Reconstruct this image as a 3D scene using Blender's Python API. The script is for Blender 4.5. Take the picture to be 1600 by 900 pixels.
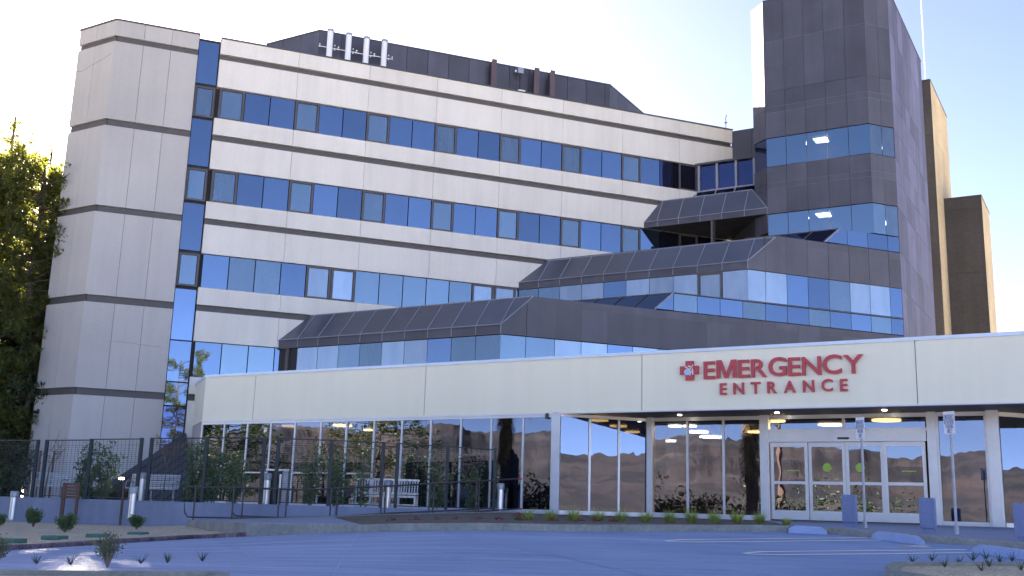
import bpy, bmesh, math, random
from math import sin, cos, radians, pi, sqrt, floor
from mathutils import Vector, Matrix
random.seed(7)
SC = bpy.context.scene; COL = SC.collection
for o in list(bpy.data.objects): bpy.data.objects.remove(o)

# ---------------------------------------------------------------- camera / light / exposure
FPX, PITCH, ROLL = 1636.6, radians(12.062), radians(1.7013)
_f = Vector((0, cos(PITCH), sin(PITCH))); _u = Vector((0, -sin(PITCH), cos(PITCH))); _r = Vector((1, 0, 0))
CR = cos(ROLL)*_r + sin(ROLL)*_u; CU = -sin(ROLL)*_r + cos(ROLL)*_u
cd = bpy.data.cameras.new('camera'); cam = bpy.data.objects.new('camera', cd); COL.objects.link(cam)
cam.matrix_world = Matrix((( CR.x, CU.x, -_f.x, 0), (CR.y, CU.y, -_f.y, 0), (CR.z, CU.z, -_f.z, 0), (0, 0, 0, 1)))
cd.sensor_width = 36; cd.lens = 36*FPX/1600; cd.clip_start = .1; cd.clip_end = 20000
SC.camera = cam
SUN_AZ, SUN_EL = -27.0, 20.0            # degrees, azimuth clockwise from +Y
W = bpy.data.worlds.new('World'); SC.world = W; W.use_nodes = True
wn = W.node_tree; wn.nodes.clear()
sky = wn.nodes.new('ShaderNodeTexSky'); sky.sky_type = 'NISHITA'; sky.sun_disc = False
sky.sun_elevation = radians(SUN_EL); sky.sun_rotation = radians(SUN_AZ)
sky.air_density = .26; sky.dust_density = .38; sky.ozone_density = 1.8; sky.altitude = 300
bg = wn.nodes.new('ShaderNodeBackground'); bg.inputs[1].default_value = .05
wo = wn.nodes.new('ShaderNodeOutputWorld')
tint = wn.nodes.new('ShaderNodeMix'); tint.data_type = 'RGBA'; tint.blend_type = 'MULTIPLY'; tint.inputs[0].default_value = 1
tint.inputs[7].default_value = (1.22, 1.0, .845, 1)          # camera white balance set for open shade
wn.links.new(sky.outputs[0], tint.inputs[6]); wn.links.new(tint.outputs[2], bg.inputs[0]); wn.links.new(bg.outputs[0], wo.inputs[0])
sl = bpy.data.lights.new('sun', 'SUN'); sl.energy = 5.0; sl.angle = radians(.5); sl.color = (1, .86, .66)
so = bpy.data.objects.new('sun', sl); COL.objects.link(so)
sd = Vector((sin(radians(SUN_AZ))*cos(radians(SUN_EL)), cos(radians(SUN_AZ))*cos(radians(SUN_EL)), sin(radians(SUN_EL))))
so.rotation_euler = sd.to_track_quat('Z', 'Y').to_euler()
SC.view_settings.view_transform = 'Standard'; SC.view_settings.look = 'None'
SC.view_settings.exposure = 4.0; SC.view_settings.gamma = 1

# ---------------------------------------------------------------- camera calibration helpers (picture pixel -> real plane)
AZA, AZB = 69.183, -59.677
def dr(az): a = radians(az); return Vector((sin(a), cos(a), 0))
dA, dB, dC, dD = dr(AZA), dr(AZB), dr(AZB+90), dr(AZA-90)
def ray(x, y): return _f + CR*((x-800)/FPX) - CU*((y-450)/FPX)
def col(px, d, z):
    'point at distance d (world y) and height z that is seen in picture column px'
    k = (px-800)/FPX            # R.P = k * F.P
    # x*CR.x + d*CR.y + z*CR.z = k*(d*f.y + z*f.z)
    return Vector(((k*(d*_f.y+z*_f.z)-d*CR.y-z*CR.z)/CR.x, d, z))
class Fr:
    'vertical facade frame: u to the right along the wall, w outward, z up'
    def __init__(s, az, x, y):
        s.U = dr(az); s.N = Vector((s.U.y, -s.U.x, 0)); s.O = Vector((x, y, 0))
    def P(s, u, w, z): return s.O + s.U*u + s.N*w + Vector((0, 0, z))
    def upx(s, px, z, w=0):
        # u so that the point (u, w, z) is in column px
        k = (px-800)/FPX; b = s.O + s.N*w + Vector((0, 0, z)); g = CR - _f*k
        return -(g.dot(b))/(g.dot(s.U))
    def off(s, w): f = Fr.__new__(Fr); f.U = s.U; f.N = s.N; f.O = s.O + s.N*w; return f

# ---------------------------------------------------------------- materials
def newmat(name):
    m = bpy.data.materials.new(name); m.use_nodes = True; nt = m.node_tree
    return m, nt, nt.nodes['Principled BSDF']
def N(nt, t, **k):
    n = nt.nodes.new(t)
    for a, v in k.items(): setattr(n, a, v)
    return n
def mapped(nt, scale=(1, 1, 1), coord='Object'):
    tc = N(nt, 'ShaderNodeTexCoord'); mp = N(nt, 'ShaderNodeMapping'); mp.inputs['Scale'].default_value = scale
    if coord == 'World':
        g = N(nt, 'ShaderNodeNewGeometry'); nt.links.new(g.outputs['Position'], mp.inputs[0])
    else: nt.links.new(tc.outputs[coord], mp.inputs[0])
    return mp.outputs[0]
def mixc(nt, fac, a, b, mode='MIX'):
    m = N(nt, 'ShaderNodeMix', data_type='RGBA', blend_type=mode)
    for s, v in ((m.inputs[0], fac), (m.inputs[6], a), (m.inputs[7], b)):
        if hasattr(v, 'is_linked'): nt.links.new(v, s)
        else: s.default_value = v if isinstance(v, float) else (*v, 1)
    return m.outputs[2]
def ramp(nt, v, a, b, c0=0., c1=1.):
    r = N(nt, 'ShaderNodeMapRange'); r.inputs[1].default_value = a; r.inputs[2].default_value = b
    r.inputs[3].default_value = c0; r.inputs[4].default_value = c1; nt.links.new(v, r.inputs[0]); return r.outputs[0]
def noise(nt, vec, scale, detail=4, rough=.55):
    n = N(nt, 'ShaderNodeTexNoise'); n.inputs['Scale'].default_value = scale; n.inputs['Detail'].default_value = detail
    n.inputs['Roughness'].default_value = rough; nt.links.new(vec, n.inputs['Vector']); return n.outputs[0]
def surf(name, c, rough=.7, var=.12, scale=1.2, streak=0, grain=0, gscale=60, metal=0, spec=.5, bump=0, tone=0, c2=None, bscale=40):
    'general weathered surface: cloudy variation, optional vertical streaks, grain and per-panel tone'
    m, nt, b = newmat(name)
    v = mapped(nt, (1, 1, 1), 'World')
    f = ramp(nt, noise(nt, v, scale, 6), .3, .7)
    dk = tuple(x*(1-var) for x in c); lt = c2 or tuple(min(1, x*(1+var)) for x in c)
    out = mixc(nt, f, dk, lt)
    if streak:
        vs = mapped(nt, (1.6, 1.6, .09), 'World')
        s = ramp(nt, noise(nt, vs, 1.3, 3, .6), .42, .72)
        s2 = N(nt, 'ShaderNodeMath', operation='MULTIPLY'); s2.inputs[1].default_value = streak; nt.links.new(s, s2.inputs[0])
        out = mixc(nt, s2.outputs[0], out, tuple(x*.45 for x in c))
    if grain:
        g = ramp(nt, noise(nt, v, gscale, 2), .3, .7, 1-grain, 1+grain)
        out = mixc(nt, 1., out, g, 'MULTIPLY')
    if tone:
        a = N(nt, 'ShaderNodeAttribute', attribute_name='tone'); t = ramp(nt, a.outputs['Fac'], 0, 1, 1-tone, 1+tone)
        out = mixc(nt, 1., out, t, 'MULTIPLY')
    nt.links.new(out, b.inputs['Base Color'])
    b.inputs['Roughness'].default_value = rough; b.inputs['Metallic'].default_value = metal
    b.inputs['Specular IOR Level'].default_value = spec
    if bump:
        bn = N(nt, 'ShaderNodeBump'); bn.inputs['Strength'].default_value = bump; bn.inputs['Distance'].default_value = .02
        nt.links.new(noise(nt, v, bscale, 4), bn.inputs['Height']); nt.links.new(bn.outputs[0], b.inputs['Normal'])
    return m
def glass_opaque(name, tint, body, refl=.45, wav=.02, varo=.12):
    'coated facade glass: mirror film over a dark room'
    m, nt, b = newmat(name); nt.nodes.remove(b)
    out = nt.nodes['Material Output']
    gl = N(nt, 'ShaderNodeBsdfGlossy'); gl.inputs['Roughness'].default_value = .015
    df = N(nt, 'ShaderNodeBsdfDiffuse')
    oi = N(nt, 'ShaderNodeObjectInfo')
    t = ramp(nt, oi.outputs['Random'], 0, 1, 1-varo, 1+varo)
    nt.links.new(mixc(nt, 1., tint, t, 'MULTIPLY'), gl.inputs['Color'])
    v = mapped(nt, (1, 1, .25), 'World')
    s = ramp(nt, noise(nt, v, 1.3, 5), .35, .75)
    nt.links.new(mixc(nt, s, tuple(x*.75 for x in body), tuple(x*1.2 for x in body)), df.inputs['Color'])
    bp = N(nt, 'ShaderNodeBump'); bp.inputs['Strength'].default_value = wav; bp.inputs['Distance'].default_value = .3
    v2 = mapped(nt, (1, 1, .5), 'World'); nt.links.new(noise(nt, v2, .9, 1), bp.inputs['Height']); nt.links.new(bp.outputs[0], gl.inputs['Normal'])
    fr = N(nt, 'ShaderNodeLayerWeight'); fr.inputs['Blend'].default_value = .25
    fac = ramp(nt, fr.outputs['Fresnel'], 0, 1, refl, min(1, refl+.45))
    mx = N(nt, 'ShaderNodeMixShader'); nt.links.new(fac, mx.inputs[0])
    nt.links.new(df.outputs[0], mx.inputs[1]); nt.links.new(gl.outputs[0], mx.inputs[2]); nt.links.new(mx.outputs[0], out.inputs[0])
    return m
def glass_clear(name, tint, trans, refl=.35, wav=.03):
    m, nt, b = newmat(name); nt.nodes.remove(b)
    out = nt.nodes['Material Output']
    gl = N(nt, 'ShaderNodeBsdfGlossy'); gl.inputs['Roughness'].default_value = .008; gl.inputs['Color'].default_value = (*tint, 1)
    tr = N(nt, 'ShaderNodeBsdfTransparent'); tr.inputs['Color'].default_value = (*trans, 1)
    bp = N(nt, 'ShaderNodeBump'); bp.inputs['Strength'].default_value = wav; bp.inputs['Distance'].default_value = .3
    v2 = mapped(nt, (1, 1, .6), 'World'); nt.links.new(noise(nt, v2, 1.1, 2), bp.inputs['Height']); nt.links.new(bp.outputs[0], gl.inputs['Normal'])
    fr = N(nt, 'ShaderNodeLayerWeight'); fr.inputs['Blend'].default_value = .25
    fac = ramp(nt, fr.outputs['Fresnel'], 0, 1, refl, min(1, refl+.5))
    mx = N(nt, 'ShaderNodeMixShader'); nt.links.new(fac, mx.inputs[0])
    nt.links.new(tr.outputs[0], mx.inputs[1]); nt.links.new(gl.outputs[0], mx.inputs[2]); nt.links.new(mx.outputs[0], out.inputs[0])
    return m
def emit(name, c, s):
    m, nt, b = newmat(name); b.inputs['Base Color'].default_value = (*c, 1)
    b.inputs['Emission Color'].default_value = (*c, 1); b.inputs['Emission Strength'].default_value = s; return m
def leafmat(name, c, c2, trans=.35):
    m, nt, b = newmat(name)
    v = mapped(nt, (1, 1, 1), 'World'); f = ramp(nt, noise(nt, v, 3.5, 3), .3, .7)
    cc = mixc(nt, f, c, c2); nt.links.new(cc, b.inputs['Base Color']); b.inputs['Roughness'].default_value = .55
    tl = N(nt, 'ShaderNodeBsdfTranslucent'); nt.links.new(mixc(nt, 1., cc, (1.5, 1.45, .5), 'MULTIPLY'), tl.inputs['Color'])
    mx = N(nt, 'ShaderNodeMixShader'); mx.inputs[0].default_value = trans
    nt.links.new(b.outputs[0], mx.inputs[1]); nt.links.new(tl.outputs[0], mx.inputs[2])
    nt.links.new(mx.outputs[0], nt.nodes['Material Output'].inputs[0]); return m

M = {}
M['concrete'] = surf('pale_precast_concrete', (.70, .675, .63), .85, .05, .35, streak=.16, grain=.04, gscale=18, tone=.03, bump=.15)
M['concrete_grey'] = surf('grey_precast_concrete', (.47, .455, .445), .85, .06, .3, streak=.12, grain=.04, gscale=18, tone=.04, bump=.15)
M['joint'] = surf('joint_sealant', (.17, .165, .16), .9, .1)
M['groove'] = surf('groove_metal', (.085, .08, .085), .6, .1, 2)
M['coping'] = surf('dark_coping', (.06, .065, .08), .4, .1, 2)
M['bronze'] = surf('bronze_panel', (.060, .060, .086), .5, .2, .6, streak=.3, grain=.05, gscale=12, tone=.2, spec=.6)
M['bronze_grey'] = surf('bluish_bronze_panel', (.082, .086, .165), .6, .25, .6, streak=.55, grain=.06, gscale=10, tone=.3, spec=.35)  # bluer copy of the bronze with stronger streaks, for the tower flank
M['seam'] = surf('panel_seam', (.12, .12, .14), .5, .1)
M['skylight'] = surf('skylight_panel', (.075, .08, .11), .3, .12, .8, grain=.06, gscale=20, spec=.7, tone=.06)
M['rib'] = surf('skylight_rib', (.25, .27, .33), .45, .1)
M['body'] = surf('dark_backing', (.03, .03, .034), .8, .1)
M['frame'] = surf('window_frame_metal', (.075, .068, .075), .45, .1, 3)
M['glass'] = glass_opaque('blue_reflective_glass', (.235, .305, .44), (.02, .03, .05), .55, varo=.22)
M['glass_lt'] = glass_opaque('blue_glass_over_blind', (.24, .31, .38), (.10, .12, .14), .55, varo=.22)
M['glass_pale'] = glass_opaque('glass_over_pale_blind', (.35, .42, .50), (.27, .29, .32), .5, varo=.22)
M['glass_dk'] = glass_opaque('dark_glass', (.16, .2, .4), (.012, .012, .02), .35)
M['glass_tr'] = glass_clear('tower_clear_glass', (.34, .43, .53), (.5, .55, .6), .6, .004)
M['store'] = glass_clear('storefront_glass', (.36, .39, .5), (.40, .40, .40), .40, .008)
M['store_dk'] = glass_clear('dark_storefront_glass', (.30, .34, .46), (.2, .2, .2), .40, .008)
M['alu'] = surf('anodised_aluminium', (.62, .64, .68), .32, .05, 3, metal=.35)
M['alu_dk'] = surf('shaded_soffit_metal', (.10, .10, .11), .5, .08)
M['fascia'] = surf('cream_metal_fascia', (.90, .87, .70), .45, .03, .25, streak=.07, grain=.01, tone=.02)
M['cap'] = surf('blue_white_coping', (.62, .70, .80), .3, .05, metal=.3)
M['red'] = surf('red_sign_face', (.50, .055, .075), .4, .05, 5)
M['red_dk'] = surf('red_sign_return', (.22, .02, .03), .5, .05)
M['white'] = surf('white_paint', (.8, .8, .8), .5, .04, 3)
M['signblue'] = surf('blue_sign_ink', (.02, .04, .25), .5, .05)
M['logo'] = surf('pale_blue_emblem', (.45, .58, .85), .5, .05)
M['lot'] = None
M['steel'] = surf('brushed_steel', (.60, .62, .66), .28, .08, 4, metal=.85)
M['steel_dull'] = surf('galvanised_steel', (.33, .35, .40), .45, .15, 6, metal=.5)
M['fence'] = surf('dark_green_steel', (.009, .022, .030), .5, .1)
M['rail'] = surf('brown_handrail', (.062, .048, .052), .45, .15, 6)
M['tip'] = surf('red_rail_cap', (.6, .05, .04), .5)
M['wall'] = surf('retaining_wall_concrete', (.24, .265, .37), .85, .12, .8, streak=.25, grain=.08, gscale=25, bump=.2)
M['curb'] = surf('grey_curb_concrete', (.27, .27, .25), .85, .18, 1.5, grain=.15, gscale=14, streak=.15, bump=.3)
M['redcurb'] = surf('worn_maroon_curb', (.115, .05, .07), .8, .3, 3, grain=.35, gscale=12, c2=(.21, .17, .2), bump=.3)
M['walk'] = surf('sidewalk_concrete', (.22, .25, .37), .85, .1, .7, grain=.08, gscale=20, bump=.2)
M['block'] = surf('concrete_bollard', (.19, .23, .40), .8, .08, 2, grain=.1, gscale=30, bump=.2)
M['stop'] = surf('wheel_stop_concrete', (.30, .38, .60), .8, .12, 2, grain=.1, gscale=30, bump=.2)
M['soil'] = surf('decomposed_granite', (.50, .41, .30), .95, .14, 1.4, grain=.38, gscale=22, bump=.8, bscale=22)
M['mulch'] = surf('damp_mulch', (.11, .09, .075), .95, .3, 3, grain=.4, gscale=16, bump=.8)
M['patch'] = surf('damp_soil', (.17, .14, .11), .95, .2, 3, grain=.35, gscale=22, bump=.6)
M['wood'] = surf('brown_stained_wood', (.12, .065, .05), .7, .2, 4, streak=.3)
M['lid'] = surf('green_plastic', (.06, .17, .13), .6, .15, 6)
M['bark'] = surf('bark', (.10, .075, .06), .9, .3, 5, grain=.3, gscale=20)
M['twig'] = surf('bare_twig', (.20, .15, .12), .9, .2, 5)
M['seam_roof'] = surf('standing_seam_slate', (.055, .056, .068), .5, .12, 1.2, grain=.06)
M['antenna_brown'] = surf('brown_antenna_paint', (.10, .07, .085), .6, .1)
M['antenna'] = surf('white_antenna', (.78, .80, .84), .4, .03)
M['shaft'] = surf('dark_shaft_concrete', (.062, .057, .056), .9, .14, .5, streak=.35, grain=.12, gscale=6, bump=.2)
M['shaft_lit'] = surf('lit_shaft_concrete', (.40, .34, .24), .9, .14, .5, streak=.3, grain=.12, gscale=6, bump=.2)  # warm copy of the shaft concrete; bounced light on side faces put in colour
M['room_wall'] = surf('brown_room_wall', (.16, .10, .07), .7, .1, .6)
M['room_dark'] = surf('dark_room_lining', (.05, .042, .038), .7, .1, .6)
M['room_floor'] = surf('room_floor', (.10, .09, .085), .25, .1, 1)
M['lamp_warm'] = emit('warm_ceiling_lamp', (1, .62, .25), 2.2)
M['lamp_white'] = emit('white_ceiling_lamp', (1, .95, .85), 2.6)
M['spot'] = emit('soffit_lamp', (1, .9, .75), 1.6)
M['decal'] = surf('green_door_decal', (.38, .58, .10), .6, .05)
M['black'] = surf('black_plastic', (.015, .015, .017), .4, .1)
M['vest'] = surf('hi_vis', (.6, .8, .02), .6)
M['mount'] = None
M['leaf_pine'] = leafmat('pine_needles', (.06, .09, .035), (.20, .20, .065), .65)
M['leaf_dark'] = leafmat('dark_foliage', (.03, .055, .03), (.07, .10, .05), .25)
M['leaf_vine'] = leafmat('vine_leaves', (.07, .13, .055), (.19, .26, .12), .3)
M['leaf_shrub'] = leafmat('shrub_leaves', (.06, .11, .045), (.13, .19, .09), .3)
M['leaf_sage'] = leafmat('sage_leaves', (.09, .12, .08), (.17, .20, .13), .25)
M['grass'] = leafmat('ornamental_grass', (.19, .26, .06), (.42, .46, .17), .35)
M['flower'] = surf('red_flowers', (.20, .018, .025), .7, .2, 10)
M['agave'] = leafmat('agave_leaves', (.04, .07, .045), (.09, .12, .08), .1)
M['autumn'] = leafmat('autumn_leaves', (.22, .10, .05), (.34, .18, .08), .3)
M['palm_skirt'] = leafmat('dry_palm_fronds', (.22, .15, .07), (.38, .27, .13), .2)

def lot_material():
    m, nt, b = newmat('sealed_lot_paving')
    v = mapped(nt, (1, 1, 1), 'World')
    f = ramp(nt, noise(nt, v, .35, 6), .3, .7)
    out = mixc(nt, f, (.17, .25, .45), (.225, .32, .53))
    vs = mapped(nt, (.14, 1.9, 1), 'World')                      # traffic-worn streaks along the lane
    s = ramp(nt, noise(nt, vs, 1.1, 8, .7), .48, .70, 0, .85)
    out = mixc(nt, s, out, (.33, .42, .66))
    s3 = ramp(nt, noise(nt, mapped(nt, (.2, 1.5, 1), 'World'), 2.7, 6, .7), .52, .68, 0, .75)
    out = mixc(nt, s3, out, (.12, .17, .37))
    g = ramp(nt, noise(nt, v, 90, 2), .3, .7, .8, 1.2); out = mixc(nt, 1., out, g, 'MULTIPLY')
    nt.links.new(out, b.inputs['Base Color']); b.inputs['Roughness'].default_value = .62
    bp = N(nt, 'ShaderNodeBump'); bp.inputs['Strength'].default_value = .25; bp.inputs['Distance'].default_value = .01
    nt.links.new(noise(nt, v, 120, 3), bp.inputs['Height']); nt.links.new(bp.outputs[0], b.inputs['Normal'])
    return m
M['lot'] = lot_material()
def mount_material():
    m, nt, b = newmat('arid_mountain')
    v = mapped(nt, (1, 1, 1), 'World')
    f = ramp(nt, noise(nt, v, .006, 12, .75), .44, .56)
    out = mixc(nt, f, (.014, .014, .024), (.055, .041, .044))
    f2 = ramp(nt, noise(nt, v, .02, 7, .7), .52, .7, 0, .7)
    out = mixc(nt, f2, out, (.022, .022, .02))
    nt.links.new(out, b.inputs['Base Color']); b.inputs['Roughness'].default_value = 1
    return m
M['mount'] = mount_material()
M['land'] = surf('dry_ground', (.50, .45, .36), .95, .3, .05, grain=.2, gscale=3)

# ---------------------------------------------------------------- object helpers
def thing(name, label, cat, loc=(0, 0, 0), group=None):
    o = bpy.data.objects.new(name, None); COL.objects.link(o); o.empty_display_size = .3
    o.location = loc; o['label'] = label; o['category'] = cat
    if group: o['group'] = group
    return o
def root_loc(p):
    v = Vector((0, 0, 0))
    while p is not None: v = v + Vector(p.location); p = p.parent
    return v
def link(name, me, mat, parent=None):
    o = bpy.data.objects.new(name, me); COL.objects.link(o)
    if mat is not None and not me.materials: me.materials.append(mat)
    if parent is not None: o.parent = parent
    return o
def tag(o, label, cat, group=None, kind=None):
    if kind: o['kind'] = kind
    if label: o['label'] = label
    if cat: o['category'] = cat
    if group: o['group'] = group
    return o
class MB:
    def __init__(s): s.v = []; s.f = []; s.t = []
    def face(s, pts, tone=.5):
        i = len(s.v); s.v += [Vector(p) for p in pts]; s.f.append(list(range(i, i+len(pts)))); s.t.append(tone)
    def hexa(s, a, b, tone=None):
        'a: 4 bottom points CCW seen from above, b: 4 top points'
        t = random.random() if tone is None else tone
        i = len(s.v); s.v += [Vector(p) for p in a] + [Vector(p) for p in b]
        for q in ((3, 2, 1, 0), (4, 5, 6, 7), (0, 1, 5, 4), (1, 2, 6, 5), (2, 3, 7, 6), (3, 0, 4, 7)):
            s.f.append([i+k for k in q]); s.t.append(t)
        return s
    def box(s, fr, u0, u1, w0, w1, z0, z1, tone=None):
        a = [fr.P(u0, w1, z0), fr.P(u1, w1, z0), fr.P(u1, w0, z0), fr.P(u0, w0, z0)]
        return s.hexa(a, [p + Vector((0, 0, z1-z0)) for p in a], tone)
    def bx(s, c, sx, sy, sz, az=0, tone=None):
        'box with base centre c, x size sx rotated by az'
        f = Fr(90+az, c[0], c[1]); return s.box(f, -sx/2, sx/2, -sy/2, sy/2, c[2], c[2]+sz, tone)
    def prism(s, poly, z0, z1, tone=.5):
        n = len(poly); i = len(s.v)
        s.v += [Vector((p[0], p[1], z0)) for p in poly] + [Vector((p[0], p[1], z1)) for p in poly]
        s.f.append([i+k for k in range(n)][::-1]); s.f.append([i+n+k for k in range(n)]); s.t += [tone, tone]
        for k in range(n): s.f.append([i+k, i+(k+1) % n, i+n+(k+1) % n, i+n+k]); s.t.append(tone)
        return s
    def wallpoly(s, fr, pts, w0, w1, tone=None):
        'polygon in (u,z) of a facade, given thickness w0..w1'
        t = random.random() if tone is None else tone
        n = len(pts); i = len(s.v)
        s.v += [fr.P(u, w1, z) for u, z in pts] + [fr.P(u, w0, z) for u, z in pts]
        s.f.append([i+k for k in range(n)]); s.f.append([i+n+k for k in range(n)][::-1]); s.t += [t, t]
        for k in range(n): s.f.append([i+(k+1) % n, i+k, i+n+k, i+n+(k+1) % n]); s.t.append(t)
        return s
    def tube(s, pts, r, n=8, cap=True, tone=.5):
        pts = [Vector(p) for p in pts]; rr = r if isinstance(r, (list, tuple)) else [r]*len(pts)
        rings = []
        for k, p in enumerate(pts):
            d = (pts[min(k+1, len(pts)-1)] - pts[max(k-1, 0)]).normalized()
            a = d.cross(Vector((0, 0, 1)))
            if a.length < .01: a = Vector((1, 0, 0))
            a.normalize(); b = a.cross(d)
            i = len(s.v); s.v += [p + (a*cos(2*pi*j/n) + b*sin(2*pi*j/n))*rr[k] for j in range(n)]; rings.append(i)
        for k in range(len(rings)-1):
            for j in range(n):
                s.f.append([rings[k]+j, rings[k]+(j+1) % n, rings[k+1]+(j+1) % n, rings[k+1]+j]); s.t.append(tone)
        if cap:
            s.f.append([rings[0]+j for j in range(n)][::-1]); s.f.append([rings[-1]+j for j in range(n)]); s.t += [tone, tone]
        return s
    def build(s, name, mat, parent=None, smooth=False, bevel=0):
        org = root_loc(parent) if parent is not None else Vector((0, 0, 0))
        me = bpy.data.meshes.new(name); me.from_pydata([p-org for p in s.v], [], s.f); me.update()
        at = me.attributes.new('tone', 'FLOAT', 'FACE'); at.data.foreach_set('value', s.t)
        bm = bmesh.new(); bm.from_mesh(me)
        bmesh.ops.recalc_face_normals(bm, faces=bm.faces)
        if bevel:
            bmesh.ops.bevel(bm, geom=[e for e in bm.edges if e.is_manifold and e.calc_face_angle(0) > .5], offset=bevel, segments=2, affect='EDGES', profile=.6)
        bm.to_mesh(me); bm.free()
        if smooth:
            for p in me.polygons: p.use_smooth = True
            try: me.set_sharp_from_angle(angle=radians(40))
            except Exception: pass
        return link(name, me, mat, parent)
def inset(poly, d):
    'shrink a polygon (any winding) by d'
    n = len(poly); area = sum(poly[i][0]*poly[(i+1) % n][1]-poly[(i+1) % n][0]*poly[i][1] for i in range(n))
    sg = 1 if area > 0 else -1; out = []
    for i in range(n):
        a, b, c = [Vector(poly[k % n][:2]) for k in (i-1, i, i+1)]
        e1 = (b-a).normalized(); e2 = (c-b).normalized()
        n1 = Vector((-e1.y, e1.x))*sg; n2 = Vector((-e2.y, e2.x))*sg
        k = d/(1+n1.dot(n2)); out.append(tuple(b + (n1+n2)*k))
    return out
def smoothstep(t): t = max(0, min(1, t)); return t*t*(3-2*t)

# ---------------------------------------------------------------- ground levels (0 = door threshold = eye level)
def G(x, y):
    s = smoothstep((x+8)/8)
    return -1.8 + .075*max(-4, min(y, 13.3)) + s*.075*max(0, min(y, 22.5)-13.3)
def onlot(px, py):
    v = ray(px, py); lo, hi = 3., 60.
    for _ in range(60):
        m = (lo+hi)/2; p = v*(m/v.y)
        if p.z > G(p.x, p.y): lo = m
        else: hi = m
    return v*(lo/v.y)
CURB = [(-420, 878, .07), (-200, 871, .07), (0, 861, .075), (100, 855, .075), (200, 848, .075), (300, 842, .08), (384, 838.5, .09),
        (386, 838.5, .27), (470, 834.5, .2), (560, 832, .14), (700, 830, .14), (900, 831, .13), (1080, 831, .13), (1200, 831, .13), (1295, 835, .13),
        (1372, 840.5, .13), (1445, 847.3, .13), (1520, 853, .13), (1600, 859, .13), (1800, 872, .13), (2100, 890, .13)]
CP = []
for px, py, h in CURB:
    p = onlot(px, py); CP.append((p.x, p.y, h, px))
def curb_y(x):
    if x <= CP[0][0]: return CP[0][1]
    for a, b in zip(CP, CP[1:]):
        if a[0] <= x <= b[0] and b[0] > a[0]: return a[1] + (b[1]-a[1])*(x-a[0])/(b[0]-a[0])
    return CP[-1][1]

# ground: one sheet to the horizon
def ground():
    xs = sorted(set([-9000, -4000, -1500, -600, -250, -120] + list(range(-80, 81, 8)) + [120, 250, 600, 1500, 4000, 9000]))
    v = []; f = []
    for y in xs:
        for x in xs:
            d = sqrt(x*x+y*y); z = -1.25 if y > 12 else G(x, y)-.3
            if y < -60: z = -2.4
            v.append((x, y, z))
    n = len(xs)
    for j in range(n-1):
        for i in range(n-1): f.append((j*n+i, j*n+i+1, (j+1)*n+i+1, (j+1)*n+i))
    me = bpy.data.meshes.new('ground'); me.from_pydata(v, [], f); o = link('ground', me, M['land']); o['kind'] = 'structure'
ground()
def lot():
    v = []; f = []; nx = 120; ny = 60
    for i in range(nx+1):
        x = -32 + 64*i/nx; yc = curb_y(x)+.05
        for j in range(ny+1):
            y = -26 + (yc+26)*j/ny; v.append((x, y, G(x, y)))
    for i in range(nx):
        for j in range(ny):
            a = i*(ny+1)+j; f.append((a, a+ny+1, a+ny+2, a+1))
    me = bpy.data.meshes.new('parking_lot'); me.from_pydata(v, [], f); o = link('parking_lot', me, M['lot']); o['kind'] = 'structure'
    for p in me.polygons: p.use_smooth = True
lot()
def ribbon(name, pts, w, mat, z0=-.25, h=None):
    'curb: pts (x,y,h) front line, extruded back by w'
    mb = MB(); P = [Vector((a[0], a[1])) for a in pts]; nn = []
    for i in range(len(P)):
        d = (P[min(i+1, len(P)-1)]-P[max(i-1, 0)]).normalized(); nn.append(Vector((-d.y, d.x)))
    for i in range(len(P)-1):
        a, b = P[i], P[i+1]; c, d = b+nn[i+1]*w, a+nn[i]*w
        ga, gb = G(*a), G(*b)
        mb.face([(a.x, a.y, ga+z0), (b.x, b.y, gb+z0), (b.x+nn[i+1].x*.02, b.y+nn[i+1].y*.02, gb+pts[i+1][2]-.02), (a.x+nn[i].x*.02, a.y+nn[i].y*.02, ga+pts[i][2]-.02)])
        mb.face([(a.x+nn[i].x*.02, a.y+nn[i].y*.02, ga+pts[i][2]-.02), (b.x+nn[i+1].x*.02, b.y+nn[i+1].y*.02, gb+pts[i+1][2]-.02), (b.x+nn[i+1].x*.04, b.y+nn[i+1].y*.04, gb+pts[i+1][2]), (a.x+nn[i].x*.04, a.y+nn[i].y*.04, ga+pts[i][2])])
        mb.face([(a.x+nn[i].x*.04, a.y+nn[i].y*.04, ga+pts[i][2]), (b.x+nn[i+1].x*.04, b.y+nn[i+1].y*.04, gb+pts[i+1][2]), (c.x, c.y, gb+pts[i+1][2]), (d.x, d.y, ga+pts[i][2])])
        mb.face([(d.x, d.y, ga+pts[i][2]), (c.x, c.y, gb+pts[i+1][2]), (c.x, c.y, gb+z0), (d.x, d.y, ga+z0)])
    # joints as narrow dark grooves every few metres
    o = mb.build(name, mat); o['kind'] = 'structure'; return [((P[i]+nn[i]*w).x, (P[i]+nn[i]*w).y, G(*P[i])+pts[i][2]-.012) for i in range(len(P))]
def dens(pts, m=4):
    out = []
    for a, b in zip(pts, pts[1:]):
        for k in range(m): t = k/m; out.append(tuple(a[j]+(b[j]-a[j])*t for j in range(3)))
    out.append(tuple(pts[-1][:3])); return out
back_l = ribbon('red_curb', dens(CP[:7]), .15, M['redcurb'])
back_r = ribbon('curb', dens(CP[7:]), .15, M['curb'])
# joint lines in curb
mb = MB()
for i in range(1, len(CP)-1):
    pass
def at_px(line, px0, px1):
    pass
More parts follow.
